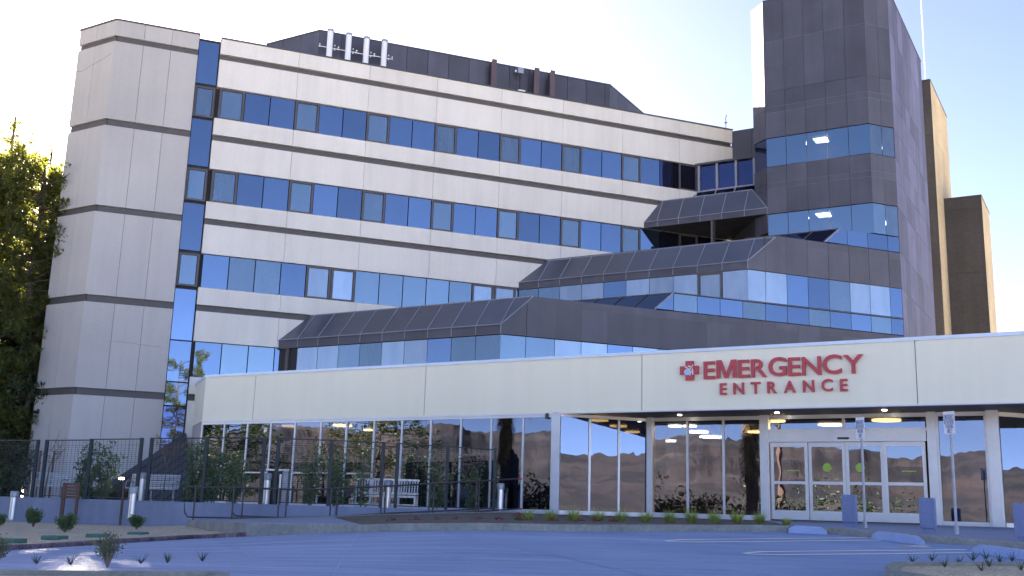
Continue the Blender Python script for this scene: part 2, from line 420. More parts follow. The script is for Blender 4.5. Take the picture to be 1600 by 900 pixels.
# back reference lines (column, distance, height)
WALL = [(-500, 41, -.02), (-200, 37.5, -.02), (0, 35.3, -.02), (100, 34.1, -.02), (235, 33, -.02), (320, 32.4, -.02), (411, 32, -.02), (516, 32.1, -.02), (597, 32.7, -.02), (700, 33.7, -.02), (813, 35.2, -.02)]
WP = [col(*w) for w in WALL]
WB = [-.85, -.80, -.78, -.77, -.76, -.6, -.5, -.4, -.25, -.12, -.05]       # foot of the wall
RAMPF = [col(292, 30.3, -.52), col(440, 30.5, -.38), col(597, 31.4, -.2), col(745, 33.4, -.06), col(811, 34.7, -.02)]
FB = Fr(AZB+180, 1.73, 34.55)                    # entrance pavilion fascia plane, u=0 at recess corner
PSO = -2.364
FS = FB.off(PSO)                                  # recessed storefront plane
def patch(name, front, back, mat, nz=6, bumpy=0, kind='structure'):
    'surface between two polylines (resampled)'
    def res(L, n):
        L = [Vector(p) for p in L]; d = [0]
        for a, b in zip(L, L[1:]): d.append(d[-1]+(b-a).length)
        o = []
        for i in range(n+1):
            t = d[-1]*i/n; k = 0
            while k < len(L)-2 and d[k+1] < t: k += 1
            q = (t-d[k])/(d[k+1]-d[k]) if d[k+1] > d[k] else 0; o.append(L[k].lerp(L[k+1], q))
        return o
    n = 60; A = res(front, n); B = res(back, n); v = []; f = []
    for i in range(n+1):
        for j in range(nz+1):
            p = A[i].lerp(B[i], j/nz)
            if bumpy and 0 < j < nz: p.z += bumpy*(sin(p.x*1.7+p.y)*.5 + sin(p.x*.6-p.y*1.3)*.5 + random.uniform(-.4, .4))
            v.append(p)
    for i in range(n):
        for j in range(nz): a = i*(nz+1)+j; f.append((a, a+nz+1, a+nz+2, a+1))
    me = bpy.data.meshes.new(name); me.from_pydata(v, [], f)
    for p in me.polygons: p.use_smooth = True
    o = link(name, me, mat); o['kind'] = kind; return o
wb = [Vector((p.x, p.y+.03, z)) for p, z in zip(WP, WB)]
patch('planting_bed', back_l, wb[:5]+[col(305, 32.5, -.66), col(345, 28, -.66), col(388, 21.2, -.64)], M['soil'], 14, .02)
# landing in front of the ramp, planter strip, sidewalk
r3 = len([1 for a in CP if 386 <= a[3] <= 560])
i0 = (r3-1)*4
patch('sidewalk', back_r[:i0+1], [RAMPF[0]+Vector((0, .1, .005)), RAMPF[1]+Vector((0, .1, .005)), col(520, 30.9, -.29)], M['walk'], 4)
mb = MB(); a_ = Vector(back_r[0]); b_ = RAMPF[0]+Vector((0, .1, .0)); a_ = Vector((CP[7][0], CP[7][1], a_.z+.01)); n_ = Vector((.15, .02, 0)); dn = Vector((0, 0, -.6))
mb.hexa([a_+dn, a_+n_+dn, b_+n_+dn, b_+dn], [a_, a_+n_, b_+n_+Vector((0, 0, .01)), b_+Vector((0, 0, .01))]); o = mb.build('curb', M['curb']); o['kind'] = 'structure'
k1200 = [a[3] for a in CP[7:]].index(1200)*4+2
base = [FB.P(FB.upx(px, 0), .12, -.03) for px in (840, 870)] + [FS.P(FS.upx(px, 0), .12, -.03) for px in (1012, 1100, 1192)]
patch('planting_bed', back_r[i0:k1200+1], [col(520, 30.9, -.29), RAMPF[2], RAMPF[3], RAMPF[4]] + base, M['mulch'], 10, .015)
patch('sidewalk', back_r[k1200:], [FS.P(5.9, .15, -.03), FS.P(9, .15, -.02), FS.P(12.5, .15, -.02), FS.P(16, .15, -.02), FS.P(30, .15, -.03)], M['walk'], 8)
patch('ramp', RAMPF, [Vector((p.x, p.y+.02, z)) for p, z in zip(WP[5:], (-.52, -.42, -.3, -.2, -.07, -.02))], M['walk'], 3)
# ramp edge
mb = MB()
for a, b in zip(RAMPF, RAMPF[1:]):
    n = Vector((0, .18, 0)); dn = Vector((0, 0, -.35)); up = Vector((0, 0, .03))
    mb.hexa([a+dn, b+dn, b+n+dn, a+n+dn], [a+up, b+up, b+n+up, a+n+up])
o = mb.build('ramp_kerb', M['curb']); o['kind'] = 'structure'
# retaining wall
mb = MB()
for i in range(len(WP)-1):
    a, b = WP[i], WP[i+1]; n = Vector((0, .25, 0)); up = Vector((0, 0, .03))
    la, lb = Vector((a.x, a.y, WB[i]-.4)), Vector((b.x, b.y, WB[i+1]-.4))
    mb.hexa([la, lb, lb+n, la+n], [a+up, b+up, b+n+up, a+n+up])
o = mb.build('retaining_wall', M['wall']); tag(o, 'low grey concrete retaining wall along the patio edge below the mesh fence', 'wall')
# terrace (patio)
PAf = Fr(AZA, 0, 51.24)
patch('patio', [p+Vector((0, .24, .0)) for p in WP], [Vector((-34, 60, -.02)), Vector((-20, 50, -.02)), PAf.P(-16, -.5, -.02), FB.P(-16, -.4, -.02), FB.P(-8, -.4, -.02), FB.P(-1, -.4, -.02)], M['walk'], 4)

# islands in front
def island(pts, zt, name):
    P = [Vector((p[0], p[1])) for p in pts]; inn = inset([tuple(p) for p in P], .15)
    mb = MB(); n = len(P)
    for i in range(n):
        a, b = P[i], P[(i+1) % n]; c, d = Vector(inn[(i+1) % n]), Vector(inn[i]); ga, gb = G(*a), G(*b)
        za, zb = ga+zt, gb+zt
        mb.hexa([(a.x, a.y, ga-.2), (b.x, b.y, gb-.2), (c.x, c.y, gb-.2), (d.x, d.y, ga-.2)], [(a.x, a.y, za), (b.x, b.y, zb), (c.x, c.y, zb), (d.x, d.y, za)])
    o = mb.build('curb', M['curb']); o['kind'] = 'structure'
    cx = sum(p[0] for p in inn)/n; cy = sum(p[1] for p in inn)/n
    mb = MB()
    for i in range(n):
        a, b = inn[i], inn[(i+1) % n]
        mb.face([(a[0], a[1], G(*a)+zt-.04), (b[0], b[1], G(*b)+zt-.04), (cx, cy, G(cx, cy)+zt+.0)])
    o = mb.build('planting_bed', M['soil']); o['kind'] = 'structure'
def c2(px, d): p = col(px, d, -.7); return (p.x, p.y)
isR = [c2(1392, 14.0), c2(1384, 14.6), c2(1397, 15.05), c2(1600, 15.5), c2(1850, 15.7), c2(2100, 12), c2(1700, 12.3), c2(1480, 13.35)]
isL = [c2(-400, 11.3), c2(0, 11.75), c2(200, 11.95), c2(340, 12.1), c2(360, 11.95), c2(358, 11.75), c2(225, 11.2), c2(-100, 10.4), c2(-500, 9.6)]
island(isR, .15, 'right'); island(isL, .15, 'left')

# painted stripes
def stripe(p0, p1, gap, wd, a0=False):
    a = onlot(*p0); b = onlot(*p1); d = (b-a); d.z = 0; d.normalize(); n = Vector((-d.y, d.x, 0)); mb = MB()
    L = (b-a).length
    for o in (-gap/2, gap/2):
        k = 30
        for i in range(k):
            q = []
            for t, w in ((i/k, -wd/2), ((i+1)/k, -wd/2), ((i+1)/k, wd/2), (i/k, wd/2)):
                oo = o*min(1, .15+t*L/.5)
                x = a + d*(t*L) + n*(oo+w+.006*sin(t*L*1.9)); q.append((x.x, x.y, G(x.x, x.y)+.006))
            mb.face(q)
    o = mb.build('parking_line', M['white']); o['kind'] = 'structure'
stripe((1040, 846), (1366, 842.5), .42, .10)
stripe((1163, 865.5), (1524, 861.5), .42, .10)

# ================================================================= MAIN PALE WING
wing = thing('office_building', 'pale concrete four storey building with ribbon windows rising behind the entrance', 'building', (-18.36, 44.26, 0))
c0 = Vector((-18.36, 44.26, 0)); FA = PAf
FLt = Fr(AZB+180, (c0+dB*2.5).x, (c0+dB*2.5).y)   # left flank of the corner tower, u 0..2.5
l0 = c0+dB*2.5; wend = FA.P(13.0, 0, 0)
foot = [tuple(l0[:2]), tuple(c0[:2]), tuple(wend[:2]), tuple((wend+dD*14)[:2]), tuple((l0+dD*16)[:2])]
MB().prism(inset(foot, .32), -1.2, 21.36).build('wall', M['body'], wing)
MB().prism(inset(foot, .34), 21.36, 21.385).build('roof', M['coping'], wing)
# plain concrete back sides, a little proud of the core
mb = MB()
FR = Fr(AZA-90+180, (wend+dD*14).x, (wend+dD*14).y)
def slab(mb, fr, u0, u1, z0, z1, joints=(), g=.007, w0=-.34, w1=0.):
    js = [u0]+[j for j in joints if u0 < j < u1]+[u1]
    for k, (a, b) in enumerate(zip(js, js[1:])):
        mb.box(fr, a+(g if k else 0), b-(g if k < len(js)-2 else 0), w0, w1, z0, z1)
J = [-14.85+3.49*k for k in range(0, 9)]; J = [-11.34, -7.84, -4.35, -.87, 2.61, 6.11, 9.6]
bands = [(20.65, 21.40), (19.0, 20.36), (16.66, 17.46), (15.0, 16.36), (12.64, 13.43), (11.0, 12.35), (8.65, 9.43), (7.0, 8.35), (4.65, 5.4), (-.6, 4.35)]
mb = MB()
for z0, z1 in bands: slab(mb, FA, -15.0, 13.0, z0, z1, J)
mb.build('wall', M['concrete'], wing)
mb = MB()                                            # corner tower cladding, one panel stack per floor
tb = [(20.66, 21.40), (16.67, 20.38), (12.66, 16.35), (8.65, 12.36), (4.63, 8.33), (-.9, 4.32)]
for z0, z1 in tb:
    slab(mb, FA, -19.64, -16.0, z0, z1, [-18.4, -17.2]); slab(mb, FLt, 0, 2.5, z0, z1, [1.2], w0=-.3)
o = mb.build('stair_tower_wall', M['concrete_grey'], wing)
mb = MB()                                            # dark grooves between the bands
for z0, z1 in ((20.36, 20.65), (16.36, 16.66), (12.35, 12.64), (8.35, 8.65), (4.35, 4.65)):
    mb.box(FA, -15.0, 13.0, -.33, -.16, z0-.01, z1+.01)
    mb.wallpoly(FA, [(-15, z0), (13, z0), (13, z0+.10), (-15, z0+.10)], -.2, -.05)
    mb.box(FA, -19.55, -16.0, -.33, -.12, z0-.02, z1+.03); mb.box(FLt, 0, 2.42, -.3, -.12, z0-.02, z1+.03)
mb.build('groove', M['groove'], wing)
mb = MB()
mb.box(FA, -15.04, 13.04, -.4, .05, 21.40, 21.47); mb.box(FA, -19.68, -15.96, -.4, .05, 21.40, 21.47); mb.box(FLt, -.03, 2.50, -.4, .05, 21.40, 21.47)
mb.build('coping', M['coping'], wing)
# hairline cracks in the corner tower
mb = MB()
def crack(fr, pts, w=.009):
    for (a, za), (b, zb) in zip(pts, pts[1:]): mb.wallpoly(fr, [(a, za-w), (b, zb-w), (b, zb+w), (a, za+w)], -.01, .003, .2)
crack(FLt, [(.05, 19.35), (.5, 19.3), (.9, 19.42), (1.3, 19.5), (1.8, 19.62), (2.4, 19.8)])
crack(FA, [(-18.3, 6.7), (-17.6, 6.68), (-17.0, 6.62), (-16.3, 6.6)], .006)
mb.build('crack', M['joint'], wing)
wall_n = {}
def window(parent, fr, u0, u1, z0, z1, mat, w=-.12, framed=False, gap=.022, fmat=None, poly=None):
    m = MB()
    if poly: m.wallpoly(fr, poly, w-.03, w, .5)
    elif framed: m.box(fr, u0+.13, u1-.13, w-.03, w, z0+.10, z1-.10, .5)
    else: m.box(fr, u0+gap, u1-gap, w-.03, w, z0+.03, z1-.03, .5)
    o = m.build('window', mat, parent)
    if framed:
        f = MB(); t = .105; e = .012; a = w-.05; b = w+.06
        f.box(fr, u0+e, u0+t, a, b, z0+.02, z1-.02); f.box(fr, u1-t, u1-e, a, b, z0+.02, z1-.02)
        f.box(fr, u0+t, u1-t, a, b, z0+.02, z0+t); f.box(fr, u0+t, u1-t, a, b, z1-t, z1-.02)
        org = root_loc(parent); fo = f.build('window_frame', M['frame'], o)
        fo.data.transform(Matrix.Translation(root_loc(o)-root_loc(o)))
    return o
rows = [(17.46, 19.0), (13.43, 15.0)]
for ri, (z0, z1) in enumerate(rows):
    u = -14.9; js = [-14.87]+J
    end = 10.7 if ri == 0 else 12.9
    for k, j in enumerate(js):
        nx = js[k+1] if k+1 < len(js) else 13.0
        m3 = (nx-j)/3 if k+1 < len(js) else 1.16
        a = j
        for q in range(3):
            b = min(a+m3, 13.0)
            if b > a+.3 and a < end:
                mt = M['glass_lt'] if (q == 0) else M['glass']
                if a > 8.3 and ri == 0: mt = M['glass_dk']
                if a > 7.3 and ri == 1: mt = M['glass_dk']
                window(wing, FA, a, b, z0, z1, mt, framed=(q == 0))
            a = b
us = [-14.92+1.167*k for k in range(0, 20)]
pal = ['glass', 'glass_lt', 'glass_lt', 'glass', 'glass_pale', 'glass_pale', 'glass_lt', 'glass_lt', 'glass_lt', 'glass_lt', 'glass_lt', 'glass_pale', 'glass_pale', 'glass_lt', 'glass', 'glass']
for k in range(14): window(wing, FA, us[k], us[k+1], 9.43, 11.0, M[pal[k]], framed=k in (4, 5, 11, 12))
for k in range(4): window(wing, FA, us[k], us[k+1], 5.4, 7.0, M[['glass', 'glass_lt', 'glass_lt', 'glass'][k]])
# vertical glass strip between the corner tower and the wing
z = -.4; segs = [(-.4, 2.4, 'glass_dk'), (2.4, 4.1, 'glass_dk'), (4.1, 5.15, 'glass'), (5.15, 7.0, 'glass'), (7.0, 9.35, 'glass'), (9.45, 11.0, 'glass_lt'), (11.1, 13.35, 'glass'), (13.43, 15.0, 'glass_lt'), (15.1, 17.4, 'glass'), (17.46, 19.0, 'glass_lt'), (19.1, 21.25, 'glass')]
mb = MB(); mb.box(FA, -16.05, -14.95, -.9, -.33, -.6, 21.3); mb.build('recess_wall', M['body'], wing)
for a, b, mt in segs: window(wing, FA, -15.98, -15.04, a, b, M[mt], w=-.25, framed=mt == 'glass_lt' and a > 9)
# rooftop screen
FPn = FA.off(-5.0); uL = FPn.upx(500, 25.1); uR = FPn.upx(953, 25.1)
pl = FPn.P(uL, 0, 0); pr = FPn.P(uR, 0, 0); plb = pl+dB*3.85; prb = pr+dC*8
scr = [tuple(plb[:2]), tuple(pl[:2]), tuple(pr[:2]), tuple(prb[:2]), tuple((prb-dA*20)[:2]), tuple((plb+dC*6)[:2])]
MB().prism(inset(scr, .09), 21.2, 25.11).build('screen_core', M['body'], wing)
mb = MB(); n = int((uR-uL)/1.22)
for k in range(n+1):
    a = uL+1.22*k; b = min(uR, a+1.22)
    if b-a > .05: mb.box(FPn, a+.012, b-.012, -.08, 0, 21.2, 25.1)
Fq = Fr(AZB+180, plb.x, plb.y)
for k in range(3): mb.box(Fq, k*1.28+.01, k*1.28+1.27, -.08, 0, 21.2, 25.1)
Fq2 = Fr(AZB+90, pr.x, pr.y)
for k in range(6): mb.box(Fq2, k*1.28+.01, k*1.28+1.27, -.08, 0, 21.2, 25.1)
mb.build('rooftop_screen', M['bronze'], wing)
mb = MB(); mb.box(FPn, uL-.02, uR+.02, -.12, .03, 25.1, 25.17); mb.box(Fq, 0, 3.84, -.12, .03, 25.1, 25.17); mb.box(Fq2, 0, 8, -.12, .03, 25.1, 25.17)
mb.build('coping', M['coping'], wing)
# dark link wall between wing end and tower
FLk = Fr(AZB+180, wend.x, wend.y)
mb = MB(); slab(mb, FLk, -.05, 4, 17.3, 21.35, [1.1, 2.2], w0=-.3)
mb.build('link_wall', M['bronze'], wing)

# ================================================================= DARK TOWER AND STEPPED BLOCKS
tower = thing('medical_tower', 'dark bronze panelled tower with blue glass bands and stepped sloping skylights', 'building', (17.1, 47.9, 0))
cA = Vector((18.48, 48.47, 0)); lc = Vector((12.68, 50.49, 0))
FT = Fr(AZB+180, 17.09, 47.91)                    # tower main face u -5.09..0
F2 = Fr(AZA, cA.x, cA.y)                          # big face parallel to the wing, u negative to the left
FC = Fr(AZB+90, cA.x, cA.y)                       # right flank
FD = Fr(AZA+90, (lc+dD*1.06).x, (lc+dD*1.06).y)   # narrow left chamfer u 0..1.06
cT = FT.P(0, 0, 0); ld = lc+dD*1.06; CL = 10.1
fpT = [tuple(ld[:2]), tuple(FT.P(-5.09, 0, 0)[:2]), tuple(cT[:2]), tuple(cA[:2]), tuple((cA+dC*CL)[:2]), tuple((ld+dC*CL)[:2])]
MB().prism(inset(fpT, .3), 4.9, 13.40).build('wall', M['body'], tower); MB().prism(inset(fpT, .3), 14.97, 17.2).build('wall', M['body'], tower)
MB().prism(inset(fpT, 1.6), 13.40, 14.97).build('wall', M['room_dark'], tower)
MB().prism(inset(fpT, .3), 19.1, 26.4).build('wall', M['body'], tower)
MB().prism(inset(fpT, 1.6), 17.2, 19.1).build('wall', M['room_dark'], tower)
def panels(mb, fr, us, zs, w0=-.28, g=.006, skip=None):
    for a, b in zip(us, us[1:]):
        for c, d in zip(zs, zs[1:]):
            mb.box(fr, a+g, b-g, w0, 0, c+g, d-g)
TB = [-5.09, -4.08, -3.06, -2.04, -1.02, 0]; TA = [-1.48, -.74, 0]
zt = [18.95, 20.29, 20.6, 21.45, 24.2, 26.5]; zm = [14.95, 16.25, 16.55, 17.41]
mb = MB()
for fr_, us_, zs_, w_ in ((FT, TB, zt, -.28), (FT, TB, zm, -.28), (F2, TA, zt, -.28), (F2, TA, zm, -.28), (FD, [0, .53, 1.06], [18.95, 20.5, 21.5, 24.2, 26.5], -.1), (FD, [0, .53, 1.06], [14.0, 16.25, 16.55, 17.41], -.1)):
    mb = MB(); panels(mb, fr_, us_, zs_, w0=w_); mb.build('wall_panel', M['bronze'], tower)
mb = MB(); zs = [4.9, 7.0, 8.8, 10.9, 12.66, 14.95, 16.3, 17.4, 18.95, 20.4, 21.45, 24.2, 26.5]
panels(mb, FC, [CL*k/8 for k in range(9)], zs, g=.008); mb.build('flank_wall', M['bronze_grey'], tower)
# thin bright seams (lines where panels meet)
mb = MB()
for z in (20.29, 20.6, 24.2, 16.25, 16.55): mb = MB(); mb.box(FT, -5.09, 0, -.1, .004, z-.009, z+.009); mb.box(F2, -1.48, 0, -.1, .004, z-.009, z+.009); mb.build('seam', M['seam'], tower)
mb = MB(); mb.box(FC, 0, CL, -.12, .03, 26.5, 26.56); mb.box(FT, -5.09, 0, -.12, .03, 26.5, 26.56); mb.box(F2, -1.48, 0, -.12, .03, 26.5, 26.56); mb.build('coping', M['coping'], tower)
MB().prism(inset(fpT, .3), 26.4, 26.48).build('roof', M['coping'], tower)
for a, b in zip(TB, TB[1:]):
    window(tower, FT, a, b, 17.41, 18.95, M['glass_tr'], w=-.03, gap=.012); window(tower, FT, a, b, 13.42, 14.95, M['glass_tr'], w=-.03, gap=.012)
for a, b in zip(TA, TA[1:]):
    window(tower, F2, a, b, 17.41, 18.95, M['glass_lt'], w=-.03, gap=.012); window(tower, F2, a, b, 13.42, 14.95, M['glass_lt'], w=-.03, gap=.012)
window(tower, FD, 0, 1.06, 17.41, 18.95, M['glass_dk'], w=-.06)
def lightpanel(fr, px, z, w, name='ceiling_light'):
    m = MB(); u = fr.upx(px, z, w); m.box(fr, u-.32, u+.32, w-.35, w+.35, z, z+.04); m.build(name, M['lamp_white'], tower)
lightpanel(FT, 1283, 18.75, -.9); lightpanel(FT, 1287, 14.80, -.8)
mb = MB(); mb.box(FT, -5.0, -.1, -1.5, -.1, 18.86, 18.93); mb.box(F2, -1.4, -.05, -1.5, -.1, 18.86, 18.93); mb.build('ceiling', M['body'], tower)
mb = MB(); mb.box(FT, -5.0, -.1, -1.5, -.1, 14.89, 14.95); mb.build('ceiling', M['body'], tower)

# --- big A face below the tower
def Apoly(mb, pts, **k): mb.wallpoly(F2, pts, -.28, 0, **k)
def Apanels(mb, us, z0, z1, slant=None):
    for a, b in zip(us, us[1:]):
        mb.box(F2, a+.01, b-.01, -.28, 0, z0, z1)
W4 = [-8.56, -7.62, -6.48, -5.33, -4.17, -3.0, -1.86, -.7, 0]
W5 = [-12.31, -11.15, -10.0, -8.84, -7.66, -6.5, -5.33, -4.17, -3.0, -1.86, -.7, 0]
mb = MB()
# brown band over the row-4 windows; left end slopes with the skylight
Apoly(mb, [(-8.56, 10.93), (-7.63, 10.93), (-7.63, 12.06), (-8.56, 11.27)])
Apoly(mb, [(-7.61, 10.93), (-6.49, 10.93), (-6.49, 12.60), (-7.05, 12.55), (-7.61, 12.08)])
for a, b in zip(W4[2:], W4[3:]):
    mb.box(F2, a+.01, b-.01, -.28, 0, 10.93, 12.28); mb.box(F2, a+.01, b-.01, -.28, 0, 12.29, 12.62)
mb.build('wall_panel', M['bronze'], tower); mb = MB()
# lower brown band
zc = 8.60
Apoly(mb, [(-20.2, 6.98), (-19.1, 6.98), (-19.1, 8.40), (-20.2, 7.34)])
Apoly(mb, [(-19.08, 6.98), (-17.84, 6.98), (-17.84, zc), (-18.85, zc), (-19.08, 8.42)])
us = [-17.84+1.19*k for k in range(16)]
for a, b in zip(us, us[1:]):
    b = min(b, 0)
    mb.box(F2, a+.01, b-.01, -.28, 0, 6.98, 8.28); mb.box(F2, a+.01, b-.01, -.28, 0, 8.29, zc)
    if b == 0: break
mb.build('wall_panel', M['bronze'], tower)
mb = MB()
mb.box(F2, -7.0, 0, -.1, .004, 12.275, 12.295); mb.box(F2, -18.8, 0, -.1, .004, 8.275, 8.295)
for a in W4[1:4]: mb.box(F2, a-.008, a+.008, -.1, .004, 10.95, 12.5)
for a in us[:-1]: mb.box(F2, a-.01, a+.01, -.1, .004, 7.0, zc)
mb.box(F2, -12.3, 0, -.2, .03, 9.41, 9.45)       # sill line between the two glass rows
mb.box(F2, -8.56, 0, -.2, .01, 10.895, 10.93); mb.box(F2, -20.2, 0, -.2, .01, 6.945, 6.98)
mb.build('mullion', M['frame'], tower)
p4 = ['glass_pale', 'glass_pale', 'glass', 'glass', 'glass_lt', 'glass_pale', 'glass_pale', 'glass']
for k, (a, b) in enumerate(zip(W4, W4[1:])): window(tower, F2, a, b, 9.45, 10.9, M[p4[k]], w=-.02, gap=.012)
window(tower, F2, 0, 0, 0, 0, M['glass'], w=-.02, poly=[(-13.2, 8.66), (-12.33, 8.66), (-12.33, 9.40)])
for k, (a, b) in enumerate(zip(W5, W5[1:])): window(tower, F2, a, b, 8.62, 9.42, M['glass' if k % 3 else 'glass_lt'], w=-.02, gap=.012)
window(tower, F2, 0, 0, 0, 0, M['glass'], w=-.02, poly=[(-4.3, 12.68), (-3.05, 12.68), (-3.05, 13.38), (-3.5, 13.38)])
for a, b in ((-3.04, -1.86), (-1.86, -.69), (-.69, 0)): window(tower, F2, a, b, 12.64, 13.42, M['glass'], w=-.02, gap=.012)
us3 = [-20.2, -19.1, -17.84]+us[1:]
for k in range(9): window(tower, F2, us3[k], us3[k+1], 5.3, 6.94, M[['glass_lt', 'glass_lt', 'glass_pale', 'glass_pale', 'glass', 'glass_pale', 'glass_lt', 'glass', 'glass'][k]], w=-.02, gap=.012)
# light trim along slanted ends
def bar(mb, a, b, r=.03): mb.tube([a, b], r, 6)
mb = MB()
bar(mb, F2.P(-13.25, .02, 8.64), F2.P(-12.33, .02, 9.43)); bar(mb, F2.P(-4.35, .02, 12.66), F2.P(-3.47, .02, 13.42))
mb.build('edge_trim', M['rib'], tower)

# --- stepped blocks: volumes behind the A face
def block(FRt, zw0, zw1, zf, zr, back, nwin, pal, label_w, ribs=True, right_dir=None, flen=11.76, core_bottom=None):
    'FRt: right end of the fascia (x,y). Glass zw0..zw1, fascia to zf, skylight rising to zr after going back along A'
    right_dir = right_dir or dA
    R = Vector((FRt[0], FRt[1], 0)); L = R + dB*flen
    F = Fr(AZB+180, L.x, L.y)                     # u 0..flen left to right
    Rr = R + right_dir*back; 
    # keep ridge parallel to the fascia: distance behind
    nb = -(F.N.dot(Rr-R)); Lr = L + dA*(nb/abs(dA.dot(F.N)))
    # roof slope
    up = lambda p, z: Vector((p.x, p.y, z))
    mb = MB(); th = Vector((0, 0, -.08))
    q = [up(L, zf), up(R, zf), up(Rr, zr), up(Lr, zr)]
    mb.hexa([p+th for p in q], q)
    mb.build('skylight_roof', M['skylight'], tower)
    mb = MB(); mod = 1.18
    k = 0; u = flen
    while u > .2:
        mb.box(F, max(0, u-mod)+.006, u-.006, -.1, .0, zw1, zf); u -= mod
    mb.build('fascia', M['bronze'], tower)
    mb = MB(); u = flen-(.0 if right_dir == dA else 0.0)
    nvec = Vector((-F.N.x, -F.N.y, 0))
    u = flen
    while u > 0:
        a = F.P(u, .015, zf); t1 = 1.0
        # rib goes straight back, clip where it leaves the left (wing) or right boundary
        b = F.P(u, -nb, zr)
        # left boundary at depth t: u_min = t*(Lr offset)
        ul = (Lr-L).dot(F.U); ur = flen + (Rr-R).dot(F.U)
        # param t: boundaries u_l(t)=ul*t ; u_r(t)=flen+(ur-flen)*t
        if ul > 0 and u < ul: t1 = min(t1, u/ul)
        if ur < flen and u > ur: t1 = min(t1, (flen-u)/(flen-ur)) if flen > ur else t1
        if t1 > .03: mb.tube([a+Vector((0, 0, .02)), a.lerp(b, t1)+Vector((0, 0, .02))], .022, 5)
        u -= mod
    mb.tube([up(L, zf)+F.N*.01, up(R, zf)+F.N*.01], .025, 5); mb.tube([up(Lr, zr), up(Rr, zr)], .035, 5)
    mb.tube([up(R, zf), up(Rr, zr)], .025, 5)
    u = flen
    while u > 0:
        mb.box(F, u-.012, u+.012, -.05, .012, zw1, zf); u -= mod
    mb.build('rib', M['rib'], tower)
    return F, L, R, Lr, Rr, nb
R3 = F2.P(-8.56, 0, 0); R2 = F2.P(-20.2, 0, 0)
F3b, L3, R3_, L3r, R3r, nb3 = block(R3, 9.43, 10.93, 11.27, 12.55, 1.5, 10, None, '')
F2b, L2, R2_, L2r, R2r, nb2 = block(R2, 5.4, 6.98, 7.34, 8.60, 1.36, 10, None, '')
F4b, L4, R4_, L4r, R4r, nb4 = block(lc, 14.98, 14.98, 15.30, 16.60, 1.06*1.2, 4, None, '', right_dir=dD, flen=6.66)
# solid cores (window rooms and soffits)
def core(pts, z0, z1, mat='body', name='wall'): MB().prism([tuple(p[:2]) for p in pts], z0, z1).build(name, M[mat], tower)
A0 = F2.P(-.3, -.3, 0); inn = -.28
def aline(u, w=inn): return F2.P(u, w, 0)
s3 = F3b.N*-.12
core([L3+s3, R3_+s3+dA*.25+F2.N*-.2, aline(-.3), aline(-.3)-F2.N*6, L3+dC*6+s3], 9.40, 10.95)
s2 = F2b.N*-.12
core([L2+s2, R2_+s2+dA*.25+F2.N*-.2, aline(-.3), aline(-.3)-F2.N*6, PAf.P(11, .02, 0), L2+dC*.3], 4.9, 7.2)
core([L2r+dC*.15, R2r+dC*.15+F2.N*-.25, aline(-.3), aline(-.3)-F2.N*6, PAf.P(11, .02, 0)], 7.2, 8.45)
core([L2r+dC*0, R2r+F2.N*-.02+dA*.1, aline(-.3, -.02), aline(-.3)-F2.N*6, PAf.P(11, .02, 0)], 8.45, 8.57, 'coping', 'roof')
core([L3r, R3r+F2.N*-.02+dA*.1, aline(-.3, -.02), aline(-.3)-F2.N*5, PAf.P(12.5, .02, 0)], 12.40, 12.62, 'coping', 'roof')
core([aline(-7.0), aline(-.2), aline(-.2)-F2.N*4, aline(-6.0)-F2.N*4], 10.9, 12.45)
# sloping dark glass behind the brown parapets (same kit as the triangles on the A face)
def lowglass(u0, u1, z0, z1, length, mods, mat='skylight'):
    a = F2.P(u0, -.05, z0); b = F2.P(u1, -.05, z1); m = MB()
    dl = dB*length
    q = [a+dl, a, b, b+dl]; th = Vector((0, 0, -.06)); m.hexa([p+th for p in q], q, .5)
    m.build('window', M['glass_dk' if mat != 'skylight' else 'glass'], tower)
    r = MB()
    for k in range(mods): t = dB*(1.18*k); r.tube([a+t+Vector((0, 0, .03)), b+t+Vector((0, 0, .03))], .03, 5)
    r.tube([b, b+dl], .035, 5); r.build('rib', M['frame'], tower)
lowglass(-13.23, -12.31, 8.62, 9.43, 5.5, 6)
lowglass(-4.37, -3.47, 12.66, 13.40, 4.5, 4, 'dk')
core([F2.P(-12.31, -.06, 0), aline(-.3, -.06), aline(-.3)-F2.N*5, F2.P(-12.31, -.06, 0)+dB*5.5], 8.5, 9.40)
core([F2.P(-3.47, -.06, 0), aline(-.3, -.06), aline(-.3)-F2.N*3, F2.P(-3.47, -.06, 0)+dB*4.5], 12.5, 13.39)
# windows of the stepped blocks
def bwins(F, z0, z1, pal, flen=11.76):
    u = flen
    for k, p in enumerate(pal):
        a = max(u-1.18, 0)
        window(tower, F, a, u, z0, z1, M[p], w=-.03, gap=.012, framed=(p == 'F')) if p != 'F' else window(tower, F, a, u, z0, z1, M['glass_pale'], w=-.06, framed=True)
        u -= 1.18
bwins(F3b, 9.45, 10.9, ['glass_pale', 'F', 'glass_pale', 'glass_pale', 'glass_pale', 'glass', 'glass_pale', 'glass_pale', 'glass_lt', 'glass_lt'])
bwins(F2b, 5.3, 6.94, ['glass_lt', 'glass_lt', 'glass', 'glass_pale', 'glass_pale', 'glass_lt', 'glass_lt', 'glass_pale', 'glass_pale'])
mb = MB(); mb.box(F3b, 0, 11.76, -.1, .01, 9.40, 9.45); mb.box(F3b, 0, 11.76, -.1, .01, 10.885, 10.93); mb.box(F2b, 0, 11.76, -.1, .01, 6.94, 6.98)
mb.box(F2b, .45, .62, -.3, -.02, 5.2, 6.95); mb.build('mullion', M['frame'], tower)
